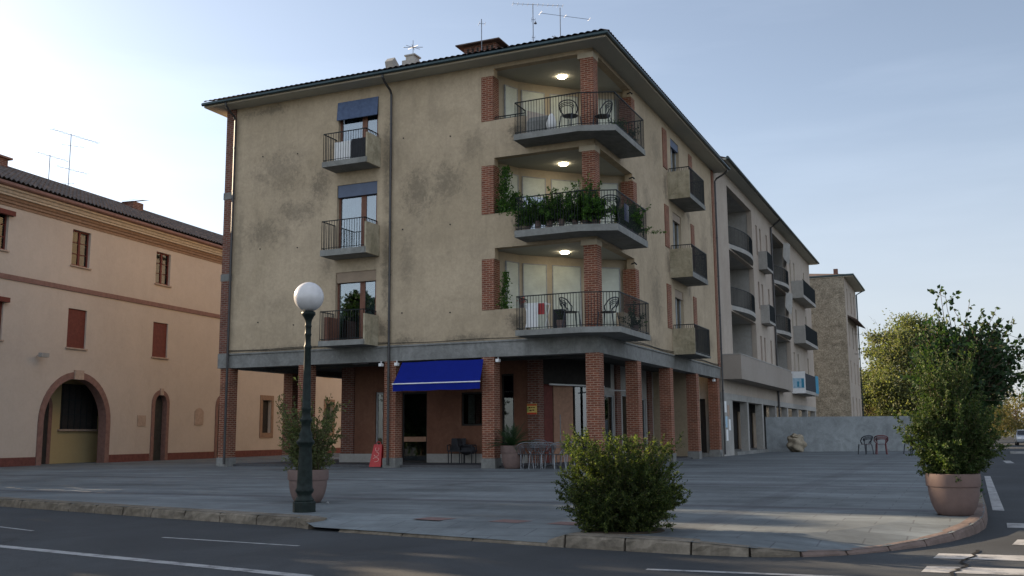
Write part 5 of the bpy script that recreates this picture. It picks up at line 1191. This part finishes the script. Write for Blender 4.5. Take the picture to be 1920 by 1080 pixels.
# right planter
L2 = (6.42, 14.75, 0); t = thing("potted_shrub", "brown pot with tall dense green shrub at the right corner of the plaza", "potted plant", L2, "large planters on the plaza")
auto_smooth(pot(t, L2))
tips = ell_tips(210, (6.45, 14.75, 1.25), (.74, .6, .78), 21, .55, .45)
tips += [(6.42 + rng.uniform(-.4, .45), 14.75 + rng.uniform(-.3, .3), rng.uniform(1.9, 2.45)) for _ in range(45)]
tips += [(5.62, 14.7, 1.42), (5.55, 14.7, 1.3), (7.25, 14.7, 1.0), (7.22, 14.7, 1.45), (7.3, 14.75, 1.2)]
shrub(t, (6.42, 14.75, .5), tips, 300, .042, LPOT, twigs=7, tl=.2, seed=25, start=.12, r0=.005)
# dark maple in a third planter further along the kerb
L3 = (9.0, 20.3, 0); t = thing("potted_tree", "slender dark leaved tree in a pot behind the right corner planter", "tree", L3)
auto_smooth(pot(t, L3))
mb = MB(); mb.tube([(9.0, 20.3, .5), (8.98, 20.3, 1.4), (9.02, 20.3, 2.4), (8.95, 20.3, 3.2)], .045, 8, r1=.02); mb.build("trunk", M['bark'], t)
r9 = np.random.default_rng(77)
tips = ell_tips(170, (9.2, 20.3, 2.6), (1.2, .95, .98), 31, 1.3, .4)
tips += [(8.85, 20.3, 4.18), (8.9, 20.2, 4.0), (8.8, 20.4, 3.9), (9.45, 20.3, 3.85), (9.95, 20.3, 3.6), (10.35, 20.3, 3.45), (10.55, 20.3, 3.1), (10.6, 20.3, 2.8), (10.35, 20.3, 2.3), (9.7, 20.3, 3.7), (8.45, 20.3, 3.3), (10.2, 20.3, 3.0)]
shrub(t, (8.98, 20.3, 1.3), tips, 72, .105, LDARK, twigs=6, tl=.38, seed=35, start=.25, r0=.014, wd=.7, leafname="crown", stemname="branch")
# small shrub at the foot behind right planter
t = thing("kerb_shrub", "small dark green shrub tucked behind the right corner planter", "shrub", (7.35, 16.3, 0))
shrub(t, (7.3, 16.4, 0), ell_tips(40, (7.3, 16.4, .4), (.3, .3, .42), 41, .05), 40, .05, LIVY, twigs=3, tl=.1, seed=45, start=.2, r0=.005)

# --- background trees
def tree(loc, h, rad, mat, label, seed, nclump=60, leaf=.16, per=170, trunk=.16, low=.25, name="tree", group=None, bare=0, ztop=None):
    t = thing(name, label, "tree", loc, group); r = np.random.default_rng(seed); L = np.array(loc, float)
    mb = MB(); ht = h * .55; tp = [tuple(L + np.array((r.normal() * .1 * k, r.normal() * .1 * k, ht * k / 5))) for k in range(6)]; mb.tube(tp, trunk, 8, r1=trunk * .45); tr = mb.build("trunk", M['bark'], t)
    Ps = []; Ds = []; mb = MB()
    for k in range(nclump):
        d = r.normal(size=3); d /= np.linalg.norm(d); q = r.uniform(.35, 1) ** .5
        c = L + np.array((0, 0, h * (low + (1 - low) / 2))) + d * np.array((rad, rad, h * (1 - low) / 2)) * q
        s0 = L + np.array((0, 0, ht * r.uniform(.45, 1))); mb.tube([tuple(s0), tuple((s0 + c) / 2 + r.normal(size=3) * .15), tuple(c)], trunk * .22, 4, r1=.012, cap=False)
        cs = rad * r.uniform(.16, .34); n = int(per * r.uniform(.6, 1.3)); g_ = r.normal(size=(n, 3)) * cs * np.array((1, 1, .7)) * .55
        Ps.append(c + g_); Ds.append(r.normal(size=(n, 3)) + np.array((0, 0, -.2)))
    for k in range(bare):
        d = np.array((-1, r.normal() * .5, .9 + r.normal() * .4)); d /= np.linalg.norm(d); s0 = L + np.array((0, 0, h * r.uniform(.5, .75))); e = s0 + d * rad * r.uniform(1.0, 1.4)
        mb.tube([tuple(s0), tuple((s0 + e) / 2 + r.normal(size=3) * .2), tuple(e)], .035, 4, r1=.008, cap=False)
        for j in range(6):
            a = s0 + (e - s0) * r.uniform(.5, 1); mb.tube([tuple(a), tuple(a + d * .6 + r.normal(size=3) * .45)], .012, 3, r1=.005, cap=False)
    mb.build("branch", M['bark'], tr, fix=False)
    leaf_mesh(np.concatenate(Ps), np.concatenate(Ds), np.full(sum(map(len, Ps)), leaf), "crown", mat, t, seed=seed, wd=.6)
    return t
tree((50.0, 125, 0), 15.3, 5.5, LYEL, "sunlit yellow green tree rising behind the pale wall", 101, 190, .33, 200, bare=6, low=.12)
tree((56.5, 128, 0), 14.0, 5.0, LYEL, "yellow green tree mostly hidden behind the right corner planter", 102, 90, .33, 170, low=.12)
tree((45.5, 128, 0), 9.4, 3.4, LYEL, "lower bushy tree between the stone house and the sunlit tree", 103, 70, .3, 150, low=.03, bare=3)
for k, (x, y, h, rd, lb) in enumerate(((51.5, 150, 12.2, 5, "tawny autumn tree just right of the far stone house"), (57.5, 152, 9.0, 4.2, "low tawny tree right of the tawny tree by the stone house"), (72, 160, 8.5, 5, "hazy tawny tree seen past the right planter, left of the road"), (80, 172, 9, 5.5, "hazy olive tree farthest along the side street"), (88, 175, 9, 5, "hazy olive tree by the parked cars"))):
    tree((x, y, 0), h, rd, LFAR, lb, 110 + k, 60, .28, 110, low=.02)
tree((57.5, 103, 0), 9.6, 4.0, LDARK, "dark tree at the right edge above the parked cars", 120, 90, .28, 160, low=.22)
tree((72, 100, 0), 10, 5, LDARK, "dark tree just beyond the right edge of the street", 121, 60, .28, 110, low=.2)
# unseen trees added left of the frame to shade the road and kerb bush
NTH = ["nearest the road", "second from the road", "third from the road", "in the middle of the row", "fifth from the road", "sixth from the road", "nearest the pink house"]
for k in range(7):
    w_ = .8 + 2.05 * k; q_ = 34 + (.5 if k % 2 else -.4)
    tree((w_ * .588 - q_ * .809, w_ * .809 + q_ * .588, -.15), 9.15 + .2 * (k % 3), 2.0, LDARK, "unseen tree added for shade in the left hand row, " + NTH[k], 140 + k, 85, .3, 150, low=.04, group="added shade trees left of the plaza")
# far wood closing the horizon
r = np.random.default_rng(5); Ps = []
mbh = MB()
Pn = []
for k in range(420):
    x = r.uniform(-60, 190); c = np.array((x, 210 + r.uniform(-8, 8), r.uniform(0, 7.5))); Pn.append(c + r.normal(size=(60, 3)) * np.array((2.2, 1.5, 1.3)))
wd_ = bpy.data.objects.new("far_wood", None); 
Pn = np.concatenate(Pn)
root_tmp = bpy.data.objects.new("tmp", None); root_tmp.location = (0, 0, 0)
o = leaf_mesh(Pn, r.normal(size=(len(Pn), 3)), np.full(len(Pn), .8), "far_wood", LFAR, root_tmp, seed=6, wd=.7); o.parent = None; o['kind'] = 'stuff'; o['label'] = "distant line of trees beyond the street"; o['category'] = "wood"
bpy.data.objects.remove(root_tmp); bpy.data.objects.remove(wd_)

# ================================================================== PALM + CAFE
Lp = tuple(FB(3.35, -.05, 0.0)); t = thing("potted_cycad", "grey brown pot with dark palm like cycad beside the arcade column", "potted plant", Lp)
o = pot(t, Lp, 1.0); o.scale = (1.12, 1.12, 1.38); auto_smooth(o)
mb = MB(); rr = np.random.default_rng(3)
for k in range(46):
    az = rr.uniform(0, 6.283); el = rr.uniform(.15, 1.3); L_ = rr.uniform(.95, 1.35); b0 = Vector(Lp) + Vector((0, 0, .8)); d = Vector((math.cos(az) * math.cos(el), math.sin(az) * math.cos(el), math.sin(el)))
    pts = [b0 + d * L_ * s_ + Vector((0, 0, -.38 * s_ * s_ * L_ * math.cos(el))) for s_ in np.linspace(0, 1, 9)]
    mb.tube(pts, .008, 3, r1=.003, cap=False)
    for j in range(2, 40):
        s_ = j / 40 * 8; i_ = int(s_); p = pts[i_].lerp(pts[min(i_ + 1, 8)], s_ - i_); tn = (pts[min(i_ + 1, 8)] - pts[i_ - 1 if i_ else 0]).normalized(); sd_ = tn.cross(Vector((0, 0, 1))).normalized(); up = sd_.cross(tn)
        for sg in (-1, 1):
            ll = .19 * math.sin(math.pi * min(1, j / 40 * .9 + .12)); e = p + (sd_ * sg * .8 + tn * .55 + up * .15) * ll
            mb.quad(p - tn * .006, p + tn * .006, e)
mb.build("fronds", LCYC, t, fix=False)

def chair_slat(mat, label, loc, rz, group, s=1.12, seatmat=None, th=1.0):
    """open-back metal cafe chair with hooped slats"""
    t = thing("cafe_chair", label, "chair", (0, 0, 0), group)
    sm = seatmat or mat
    for sx in (-1, 1):
        mb = MB(); mb.tube([(sx * .19, -.19, .44), (sx * .22, -.24, 0)], .012 * th, 6); mb.build("leg", mat, t)
        mb = MB(); mb.tube([(sx * .18, .18, .44), (sx * .21, .25, 0)], .012 * th, 6); mb.build("leg", mat, t)
    mb = MB(); mb.lathe([(.001, .45), (.19, .452), (.215, .445), (.2, .43), (.001, .43)], (0, 0, 0), 18, cap=False); mb.build("seat", sm, t, fix=False)
    mb = MB()
    def hoop(w_, z0, z1, y0, y1, r_=.012, n=12):
        return [(w_ * (-math.cos(math.pi * k / n)), y0 + (y1 - y0) * math.sin(math.pi * k / n) ** .7, z0 + (z1 - z0) * math.sin(math.pi * k / n) ** .45) for k in range(n + 1)]
    out_ = hoop(.285, .6, .81, .05, .26)
    mb.tube([(-.17, .0, .44), (-.25, .0, .56)] + out_ + [(.25, .0, .56), (.17, .0, .44)], .013 * th, 6)
    for q in range(3): mb.tube(hoop(.19 + .022 * q, .56 + .03 * q, .66 + .045 * q, .14, .25), .009 * th, 5)
    mb.tube([(-.17, .13, .44), (-.18, .16, .6)], .010 * th, 5); mb.tube([(.17, .13, .44), (.18, .16, .6)], .010 * th, 5)
    mb.build("backrest", mat, t)
    t.location = loc; t.rotation_euler = (0, 0, rz); t.scale = (s, s, s)
    return t
c0 = chair_slat(M['alu'], "aluminium cafe chair next to the cycad pot", FB(2.85, -.1, .0), R_(200), "aluminium cafe chairs stacked under the arcade", 1.15)
spots = [(2.35, -.15, 170, "aluminium cafe chair second from the cycad pot"), (1.62, -.2, 215, "aluminium cafe chair third from the cycad pot"), (1.0, .2, 150, "aluminium cafe chair just left of the corner column"), (2.1, .15, 185, "aluminium cafe chair wedged behind the second chair from the pot"), (1.3, .3, 200, "aluminium cafe chair wedged behind the third chair from the pot"), (2.75, .35, 160, "aluminium cafe chair tucked behind the one next to the pot"), (2.55, .75, 20, "aluminium cafe chair behind the front row, near the cycad pot"), (1.5, .9, 340, "aluminium cafe chair behind the front row, near the corner column")]
for (u, v, a, lb) in spots: dup(c0, FB(u, v, 0.09 if v > .4 else 0), R_(a), lb, "aluminium cafe chairs stacked under the arcade", 1.15)
# round cafe tables
def table(loc, label, rad=.35, h=.78, mat='alu'):
    t = thing("cafe_table", label, "table", loc, "round cafe tables under the arcade"); mb = MB(); mb.lathe([(.001, h), (rad, h), (rad, h - .03), (.001, h - .03)], loc, 24, cap=False); mb.build("tabletop", M[mat], t, fix=False)
    mb = MB(); L_ = Vector(loc); mb.tube([L_ + Vector((0, 0, .03)), L_ + Vector((0, 0, h - .03))], .03, 8); mb.build("pedestal", M[mat], t)
    for k in range(4): a = k * math.pi / 2 + .4; mb = MB(); mb.tube([L_ + Vector((0, 0, .08)), L_ + Vector((math.cos(a) * .3, math.sin(a) * .3, .015))], .018, 5); mb.build("foot", M[mat], t)
table(tuple(FB(2.0, .45, .09)), "round metal cafe table among the aluminium chairs")
table(tuple(FB(.75, 2.6, .09)), "round dark table behind the kerb bush", mat='blackmetal')
c1 = chair_slat(M['blackmetal'], "dark metal chair under the arcade left of the second column", FB(.9, 1.8, .09), R_(60), "dark chairs under the right arcade", 1.15)
for (u, v, a, lb) in ((.8, 3.4, 250, "dark metal chair under the arcade right behind the kerb bush"), (1.6, 2.6, 320, "dark metal chair deep under the arcade behind the bush"), (.8, 6.2, 80, "dark metal chair between the second and third right columns"), (1.0, 7.4, 260, "dark metal chair near the third right column")): dup(c1, FB(u, v, .09), R_(a), lb, "dark chairs under the right arcade", 1.15)
table(tuple(FB(.9, 6.9, .09)), "round dark table between the second and third right columns", mat='blackmetal')
# chairs by the far wall
c2 = chair_slat(M['blackmetal'], "dark blue metal chair with red seat, leftmost of the pair by the pale wall", (19.15, 54.6, 0), R_(200), "metal chairs in front of the pale wall", 1.25, M['redtube'], 1.9)
c3 = chair_slat(M['redtube'], "dark red metal chair, right of the pair by the pale wall", (20.0, 54.6, 0), R_(165), "metal chairs in front of the pale wall", 1.25, None, 1.9)
dup(c2, (21.75, 54.9, 0), R_(110), "dark blue metal chair standing apart at the planter side of the pale wall", "metal chairs in front of the pale wall", 1.25)
# dark armchairs
def armchair(loc, rz, label):
    t = thing("armchair", label, "chair", (0, 0, 0), "black woven armchairs under the arcade")
    for sx in (-1, 1):
        for sy in (-1, 1): mb = MB(); mb.tube([(sx * .24, sy * .22, 0), (sx * .24, sy * .22, .42)], .018, 6); mb.build("leg", M['rattan'], t)
        mb = MB(); mb.tube([(sx * .27, .22, .42), (sx * .28, .2, .64), (sx * .28, -.22, .62), (sx * .26, -.24, .42)], .02, 6); mb.build("armrest", M['rattan'], t)
    mb = MB(); mb.box(FW, -.26, .26, -.25, .25, .40, .45); mb.build("seat", M['rattan'], t)
    mb = MB(); mb.v = [(x, .22 + .02 * abs(x) * 2 + (z - .45) * .22 + d, z) for d in (0, .03) for z in (.45, .7, .86) for x in (-.26, -.1, .1, .26)]
    for q in range(2):
        for a in range(2):
            for b2 in range(3): i = q * 12 + a * 4 + b2; mb.f.append((i, i + 1, i + 5, i + 4))
    mb.f += [(8, 9, 21, 20), (9, 10, 22, 21), (10, 11, 23, 22), (0, 4, 16, 12), (4, 8, 20, 16), (3, 7, 19, 15), (7, 11, 23, 19)]
    mb.build("backrest", M['rattan'], t); t.location = loc; t.rotation_euler = (0, 0, rz); t.scale = (1.15,) * 3; return t
armchair(FB(7.15, 2.95, .09), R_(-10), "black armchair facing out under the blue awning")
a2 = armchair(FB(6.55, 2.75, .09), R_(75), "black armchair turned sideways beside the other, with a dark coat"); 
mb = MB(); m_ = blob("c", tuple(FB(6.55, 2.75, .62)), (.28, .24, .2), 0, 8, 2, .2)
tag(m_.build("draped_coat", M['rattan'], smooth=True), "dark coat lying over the sideways armchair", "coat")
# red folding sign
sg = thing("folding_sign", "red folding sign with a pale swirl print leaning by the second arcade column", "sign", tuple(FB(8.98, .1, 0)))
mb = MB(); Fs = Frame(FB(8.86, -.05, 0), FB.A, FB.B)
mb.v = [tuple(Fs(*p)) for p in ((0, 0, 0.03), (.52, 0, .03), (.44, .22, .88), (.08, .22, .88), (0, .03, .03), (.52, .03, .03), (.44, .25, .88), (.08, .25, .88))]
mb.f = [(0, 1, 2, 3), (4, 5, 6, 7), (0, 1, 5, 4), (1, 2, 6, 5), (2, 3, 7, 6), (3, 0, 4, 7)]; mb.build("board", M['red'], sg)
mb = MB(); mb.v = [tuple(Fs(*p)) for p in ((0, .5, 0.03), (.52, .5, .03), (.44, .27, .88), (.08, .27, .88))]; mb.f = [(0, 1, 2, 3)]; mb.build("rear_board", M['red'], sg, fix=False)
mb = MB(); mb.tube([Fs(.14, .23, .86), Fs(.16, .24, .95), Fs(.24, .24, .98), Fs(.32, .24, .95), Fs(.34, .23, .86)], .02, 6); mb.build("handle", M['red'], sg)
M['pinkpr'] = plain("pale_pink_print", (.6, .35, .3), .6)
mb = MB()
for k in range(3):
    pts = [Fs(.26 + .13 * math.cos(t_) * (1 - .2 * k), -.012 + .26 * (.3 + .2 * k + .08 * math.sin(t_) ), .3 + .2 * k + .08 * math.sin(t_)) for t_ in np.linspace(.5 + k, 5 + k, 12)]
    mb.tube(pts, .012, 4)
mb.build("printed_swirl", M['pinkpr'], sg)
# poster on the cafe pier
ps = thing("poster", "small yellow and red poster fixed to the brick pier by the cafe door", "poster", tuple(FB(4.1, SV - .14, 2.0)))
M['pyel'] = plain("yellow_print", (.62, .46, .14), .6); M['pred'] = plain("red_print", (.5, .06, .03), .6); M['pdk'] = plain("brown_print", (.12, .05, .02), .6); M['pgrn'] = plain("green_print", (.1, .25, .05), .6)
mb = MB(); mb.box(FB, 3.84, 4.26, SV - .145, SV - .125, 2.0, 2.42); mb.build("sheet", M['pyel'], ps)
for z0_, z1_ in ((2.0, 2.07), (2.34, 2.4)):
    mb = MB(); mb.box(FB, 3.845, 4.255, SV - .15, SV - .146, z0_, z1_); mb.build("printed_band", M['pred'], ps)
mb = MB(); 
for (u0, u1, z0, z1) in ((3.92, 4.0, 2.25, 2.29), (4.02, 4.09, 2.25, 2.29), (4.11, 4.19, 2.24, 2.3), (3.95, 4.03, 2.14, 2.19), (4.06, 4.16, 2.12, 2.18)): mb.box(FB, u0, u1, SV - .15, SV - .146, z0, z1)
mb.build("printed_writing", M['pdk'], ps)
mb = MB(); mb.box(FB, 4.2, 4.24, SV - .15, SV - .146, 2.1, 2.3); mb.build("printed_leaf", M['pgrn'], ps)
mb = MB(); mb.lathe([(.02, 0), (.05, .02), (.03, .06)], FB(4.06, SV - .16, 2.42), 8); mb.build("clip", M['creamband'], ps)

# ================================================================== BALCONY CONTENTS
def bp(name, u, v, z, h, r_, label, seed, n=22, leaf=.07, dens=45, potr=.16, spread=1.0, mat=LIVY, hang=False):
    loc = tuple(FB(u, v, z)); t = thing(name, label, "potted plant", loc, "plants on the corner balconies")
    mb = MB(); mb.lathe([(potr * .7, 0), (potr, .28), (potr * 1.08, .28), (potr * 1.08, .32), (potr * .9, .32), (potr * .85, .27)], loc, 14); mb.build("pot", M['pot'], t)
    q = np.random.default_rng(seed); L_ = np.array(loc)
    tips_ = [L_ + np.array((q.normal() * r_ * .55, q.normal() * r_ * .55, .18 + (h - .18) * q.uniform(.1, 1))) for _ in range(n)]
    shrub(t, L_ + np.array((0, 0, .28)), tips_, dens, leaf, mat, twigs=3, tl=.14, seed=seed, start=.15, r0=.006); return t
z2 = FL[1]
for k, (u, v, h, r_, lb) in enumerate(((2.35, -.7, 1.1, .35, "leafy plant at the left end of the middle corner balcony"), (1.95, -.72, 1.0, .32, "bushy plant second from the left on the middle balcony"), (1.5, -.72, 1.25, .42, "big dark bushy plant centre left on the middle balcony"), (1.05, -.7, 1.3, .45, "big dark bushy plant centre on the middle balcony"), (.55, -.65, 1.1, .4, "bushy plant left of the column on the middle balcony"), (.2, -.62, 1.5, .4, "tall plant in front of the brick column on the middle balcony"), (-.15, -.6, .8, .35, "pale leaved plant right of the column on the middle balcony"), (-.6, 1.3, 1.15, .4, "plant in the middle of the right rail, middle balcony"), (-.62, 2.0, 1.2, .4, "plant near the far end of the right rail, middle balcony"), (-.62, 2.6, 1.25, .4, "plant at the far end of the right rail, middle balcony"))):
    bp("balcony_plant", u, v, z2, h * 1.1, r_ * 1.45, lb, 200 + k, 42, .085 if k != 6 else .12, 85, .12)
# tall leafy shoot by the column
t = thing("climbing_plant", "green shoot climbing the brick column on the middle balcony", "plant", tuple(FB(.25, -.15, z2)))
shrub(t, tuple(FB(.25, -.2, z2)), [tuple(FB(.25 + rng.uniform(-.2, .25), -.2 + rng.uniform(-.1, .05), z2 + rng.uniform(.9, 1.85))) for _ in range(14)], 45, .09, LIVY, 3, .15, 301, .4, .006)
def ivy(u, v, z0, z1, wd_, label, seed, n=900):
    loc = tuple(FB(u, v, z0)); t = thing("climbing_ivy", label, "climbing plant", loc, "ivy climbing beside the brick piers"); q = np.random.default_rng(seed)
    mb = MB(); mb.tube([FB(u, v + .02, z0), FB(u + .05, v, (z0 + z1) / 2), FB(u - .03, v + .02, z1)], .012, 4); mb.build("stem", M['bark'], t)
    zz = q.uniform(0, 1, n) ** 1.3; uu = q.normal(size=n) * wd_ * (1 - .55 * zz); P = np.array([tuple(FB(u - .1 * s_ + a, v + q.normal() * .08, z0 + s_ * (z1 - z0))) for s_, a in zip(zz, uu)])
    leaf_mesh(P, q.normal(size=(n, 3)) + np.array((0, 0, -.5)), np.full(n, .075), "foliage", LIVY, t, seed=seed, wd=.8); return t
ivy(3.72, .12, PP[1], PT[1] - .1, .2, "dense ivy beside the left brick pier of the middle balcony", 401, 1500)
ivy(3.3, .1, PP[1], PP[1] + .75, .22, "low ivy on the parapet of the middle balcony", 403, 900)
ivy(3.72, .12, PP[0], PT[0] - .5, .12, "slim ivy beside the left brick pier of the lowest balcony", 402, 700)
# striped towel
mb = MB(); 
for k in range(10): mb.quad(FB(-.9, .55 + .05 * k, z2 + .35), FB(-.9 + .01 * (k % 2), .6 + .05 * k, z2 + .35), FB(-.9, .6 + .05 * k, z2 + .98), FB(-.9, .55 + .05 * k, z2 + .98))
m_, n_, p_, o_ = newmat("blue_white_stripes"); uvn = n_.nodes.new("ShaderNodeUVMap"); wv = n_.nodes.new("ShaderNodeTexWave"); wv.bands_direction = 'X'; wv.inputs["Scale"].default_value = 3.0; n_.links.new(uvn.outputs[0], wv.inputs["Vector"]); rr_ = ramp(n_, wv.outputs["Fac"], [(.45, (.04, .06, .18)), (.55, (.6, .62, .65))]); n_.links.new(rr_.outputs[0], p_.inputs["Base Color"])
tag(mb.build("striped_towel", m_, fix=False), "blue and white striped towel hanging on the middle balcony railing", "towel")
# top balcony
z3 = FL[2]
mb = MB(); mb.v = [tuple(FB(*p)) for p in ((2.5, -.55, z3), (1.75, -.15, z3), (1.7, -.1, z3 + .85), (2.45, -.45, z3 + 1.05), (2.5, -.5, z3), (1.75, -.1, z3), (1.7, -.05, z3 + .85), (2.45, -.4, z3 + 1.05))]
mb.f = [(0, 1, 2, 3), (4, 5, 6, 7), (0, 1, 5, 4), (1, 2, 6, 5), (2, 3, 7, 6), (3, 0, 4, 7)]; tag(mb.build("leaning_board", M['greyrender']), "grey board leaning at the left end of the top balcony", "board")
mb = MB(); mb.extr(Frame(FB(1.6, -.75, z3), FB.A, FB.B), [(0, 0), (.6, 0), (.55, .55), (.3, .75), (.0, .5)], 0, .75); tag(mb.build("covered_crate", M['conc']), "dark covered crate beside the grey board on the top balcony", "crate")
mb = MB(); mb.lathe([(.16, 0), (.19, .3), (.12, .55), (.05, .66)], FB(1.35, -.8, z3), 10); tag(mb.build("white_sack", M['white'], smooth=True), "white sack standing on the top balcony left of the column", "sack")
cb = chair_slat(M['blackmetal'], "wire armchair left of the column on the top balcony", FB(.75, -.45, z3), R_(140), "wire chairs on the corner balconies", 1.35, None, 1.3)
for (u, v, z, a, lb) in ((-.3, .1, z3, 250, "wire armchair right of the column on the top balcony"), (.85, -.55, FL[0], 100, "wire armchair left of the column on the lowest balcony"), (-.35, .1, FL[0], 240, "wire armchair right of the column on the lowest balcony"), (-.5, -.1, z2, 200, "wire armchair among the plants of the middle balcony")): dup(cb, FB(u, v, z), R_(a), lb, "wire chairs on the corner balconies", 1.35)
bp("balcony_plant", -.65, 1.0, z3, .75, .3, "small pale green plant by the right rail of the top balcony", 221, 16, .08, 30)
bp("balcony_plant", -.6, 2.5, z3, 1.0, .35, "dark plant at the far end of the top balcony", 222, 18, .07, 40, mat=LDARK)
bp("balcony_plant", -.6, 2.4, FL[0], 1.15, .4, "large dark plant at the far end of the lowest balcony", 223, 22, .07, 50, mat=LDARK)
bp("balcony_plant", 1.2, -.55, FL[0], .95, .25, "thin dark plant beside the small table on the lowest balcony", 224, 10, .06, 24, mat=LDARK)
bp("balcony_plant", 3.0, .15, PP[0], .35, .12, "red potted flowers on the parapet of the lowest balcony", 225, 8, .05, 20, .09, mat=leafmat("red_flower", [(.5, .02, .02), (.6, .05, .02), (.05, .1, .02)]))
# drying rack with clothes, lowest balcony
dr = thing("drying_rack", "white drying rack with red and white laundry on the lowest balcony", "drying rack", tuple(FB(2.1, -.6, FL[0])))
mb = MB()
for k in range(5): mb.tube([FB(1.65, -.8 + .12 * k, FL[0] + .95), FB(2.5, -.8 + .12 * k, FL[0] + .95)], .008, 4)
for (u) in (1.7, 2.45): mb.tube([FB(u, -.85, FL[0]), FB(u, -.3, FL[0] + .95)], .012, 4); mb.tube([FB(u, -.3, FL[0]), FB(u, -.85, FL[0] + .95)], .012, 4)
mb.build("rack_frame", M['white'], dr)
for (u0, u1, v, mt, zb) in ((1.95, 2.4, -.8, 'white', .1), (1.75, 2.0, -.68, 'red', .55), (2.05, 2.3, -.56, 'white', .3)):
    mb = MB(); 
    for k in range(6): a = u0 + (u1 - u0) * k / 6; b2 = u0 + (u1 - u0) * (k + 1) / 6; mb.quad(FB(a, v - .02 + .015 * (k % 2), FL[0] + .97), FB(b2, v - .02 + .015 * ((k + 1) % 2), FL[0] + .97), FB(b2, v - .05, FL[0] + zb), FB(a, v - .05, FL[0] + zb))
    mb.build("laundry", M[mt], dr, fix=False)
mb = MB(); mb.box(FB, 1.2, 1.55, -.35, -.0, FL[0], FL[0] + .75); tag(mb.build("small_cabinet", M['rattan']), "small dark cabinet beside the drying rack on the lowest balcony", "cabinet")
# boxes on the upper small balcony (left front)
mb = MB(); mb.box(FB, 10.0, 10.75, -.75, -.2, FL[2], FL[2] + .82); tag(mb.build("white_cabinet", M['white']), "white cabinet behind the railing of the upper left balcony", "cabinet")
mb = MB(); mb.box(FB, 9.25, 9.95, -.75, -.2, FL[2], FL[2] + .86); tag(mb.build("dark_cabinet", M['rattan']), "dark cabinet beside the white one on the upper left balcony", "cabinet")
mb = MB(); mb.box(FB, 10.85, 11.05, -.8, -.1, FL[0], FL[0] + .95); tag(mb.build("wooden_screen", M['frame']), "brown wooden screen at the left side of the lowest left balcony", "screen")

# ================================================================== CARS
def car(loc, rz, label, col, name="parked_car"):
    t = thing(name, label, "car", (0, 0, 0), "cars parked along the side street"); pm = plain("car_paint_" + label[:6].strip().replace(" ", "_"), col, .25, .3, .03)
    prof = [(-2.1, .35), (-2.15, .6), (-2.05, .85), (-1.2, .98), (-.6, 1.42), (.7, 1.46), (1.45, 1.38), (1.95, 1.0), (2.1, .85), (2.12, .4), (1.75, .3), (1.7, .5), (1.35, .66), (1.0, .5), (.95, .28), (-.95, .28), (-1.0, .5), (-1.35, .66), (-1.7, .5), (-1.75, .3)]
    mb = MB(); n = len(prof); W = lambda z: .86 if z < .9 else .86 - (z - .9) * .35
    for s_ in (-1, 1):
        for (x, z) in prof: mb.v.append((x, s_ * W(z), z))
    mb.f = [tuple(range(n)), tuple(range(n, 2 * n))] + [(k, (k + 1) % n, n + (k + 1) % n, n + k) for k in range(n)]; mb.build("body", pm, t)
    mb = MB(); 
    for s_ in (-1, 1): mb.quad(*[(x, s_ * (W(z) + .006), z) for x, z in ((-1.1, 1.0), (-.6, 1.36), (.7, 1.4), (1.3, 1.33), (1.6, 1.0))])
    mb.build("side_window", M['glassdk2'], t, fix=False)
    mb = MB(); mb.quad((-1.22, -.74, 1.0), (-1.22, .74, 1.0), (-.64, .68, 1.41), (-.64, -.68, 1.41)); mb.build("windscreen", M['glassdk2'], t, fix=False)
    for x in (-1.35, 1.35):
        for s_ in (-1, 1):
            mb = MB(); mb.tube([(x, s_ * .66, .31), (x, s_ * .87, .31)], .31, 18); wh = mb.build("wheel", M['dark'], t); mb = MB(); mb.tube([(x, s_ * .87, .31), (x, s_ * .88, .31)], .19, 12); mb.build("rim", M['alu'], wh)
    for s_ in (-1, 1): mb = MB(); mb.box(FW, -2.14, -2.02, s_ * .62 - .16, s_ * .62 + .16, .62, .78); mb.build("headlight", M['white'], t)
    mb = MB(); mb.box(FW, -2.18, -2.1, -.25, .25, .42, .53); mb.build("number_plate", M['white'], t)
    t.location = loc; t.rotation_euler = (0, 0, rz); return t
M['glassdk2'] = plain("tinted_car_glass", (.02, .022, .025), .08)
car((48.5, 95.0, -.15), R_(66), "pale grey car parked at the far right of the side street", (.4, .42, .45))
car((53.5, 102, -.15), R_(66), "silver car parked behind the pale grey car at far right", (.35, .37, .4))
car((58.0, 110, -.15), R_(66), "dark blue car farthest along the side street", (.04, .05, .09))

# overhead cables from the stone house
mb = MB()
for (z0, z1) in ((11.2, 10.6), (9.2, 8.8), (9.1, 7.4)):
    a = Vector(FB(-1.9, 74, z0)); b2 = Vector((75, 92, z1)); mb.tube([a.lerp(b2, s_) - Vector((0, 0, 1.2 * 4 * s_ * (1 - s_))) for s_ in np.linspace(0, 1, 16)], .018, 4)
tag(mb.build("overhead_cable", M['iron']), "thin overhead cables running right from the far stone house", "cable")

# scraps of paper
M['scrap'] = plain("scrap_paper", (.6, .6, .6), .8)
for (x, y, z, lb) in ((-3.35, 18.1, 0, "white paper scrap beside the left planter"), (-9.3, 17.9, 0, "white paper scrap near the left kerb")):
    mb = MB(); mb.v = [(x + rng.uniform(-.06, .06), y + rng.uniform(-.05, .05), z + .004 + q) for q in (0, .03, .01, .04, 0, .02)]; mb.f = [(0, 1, 2), (1, 2, 3), (2, 3, 4), (3, 4, 5)]
    tag(mb.build("paper_scrap", M['scrap'], fix=False), lb, "litter")
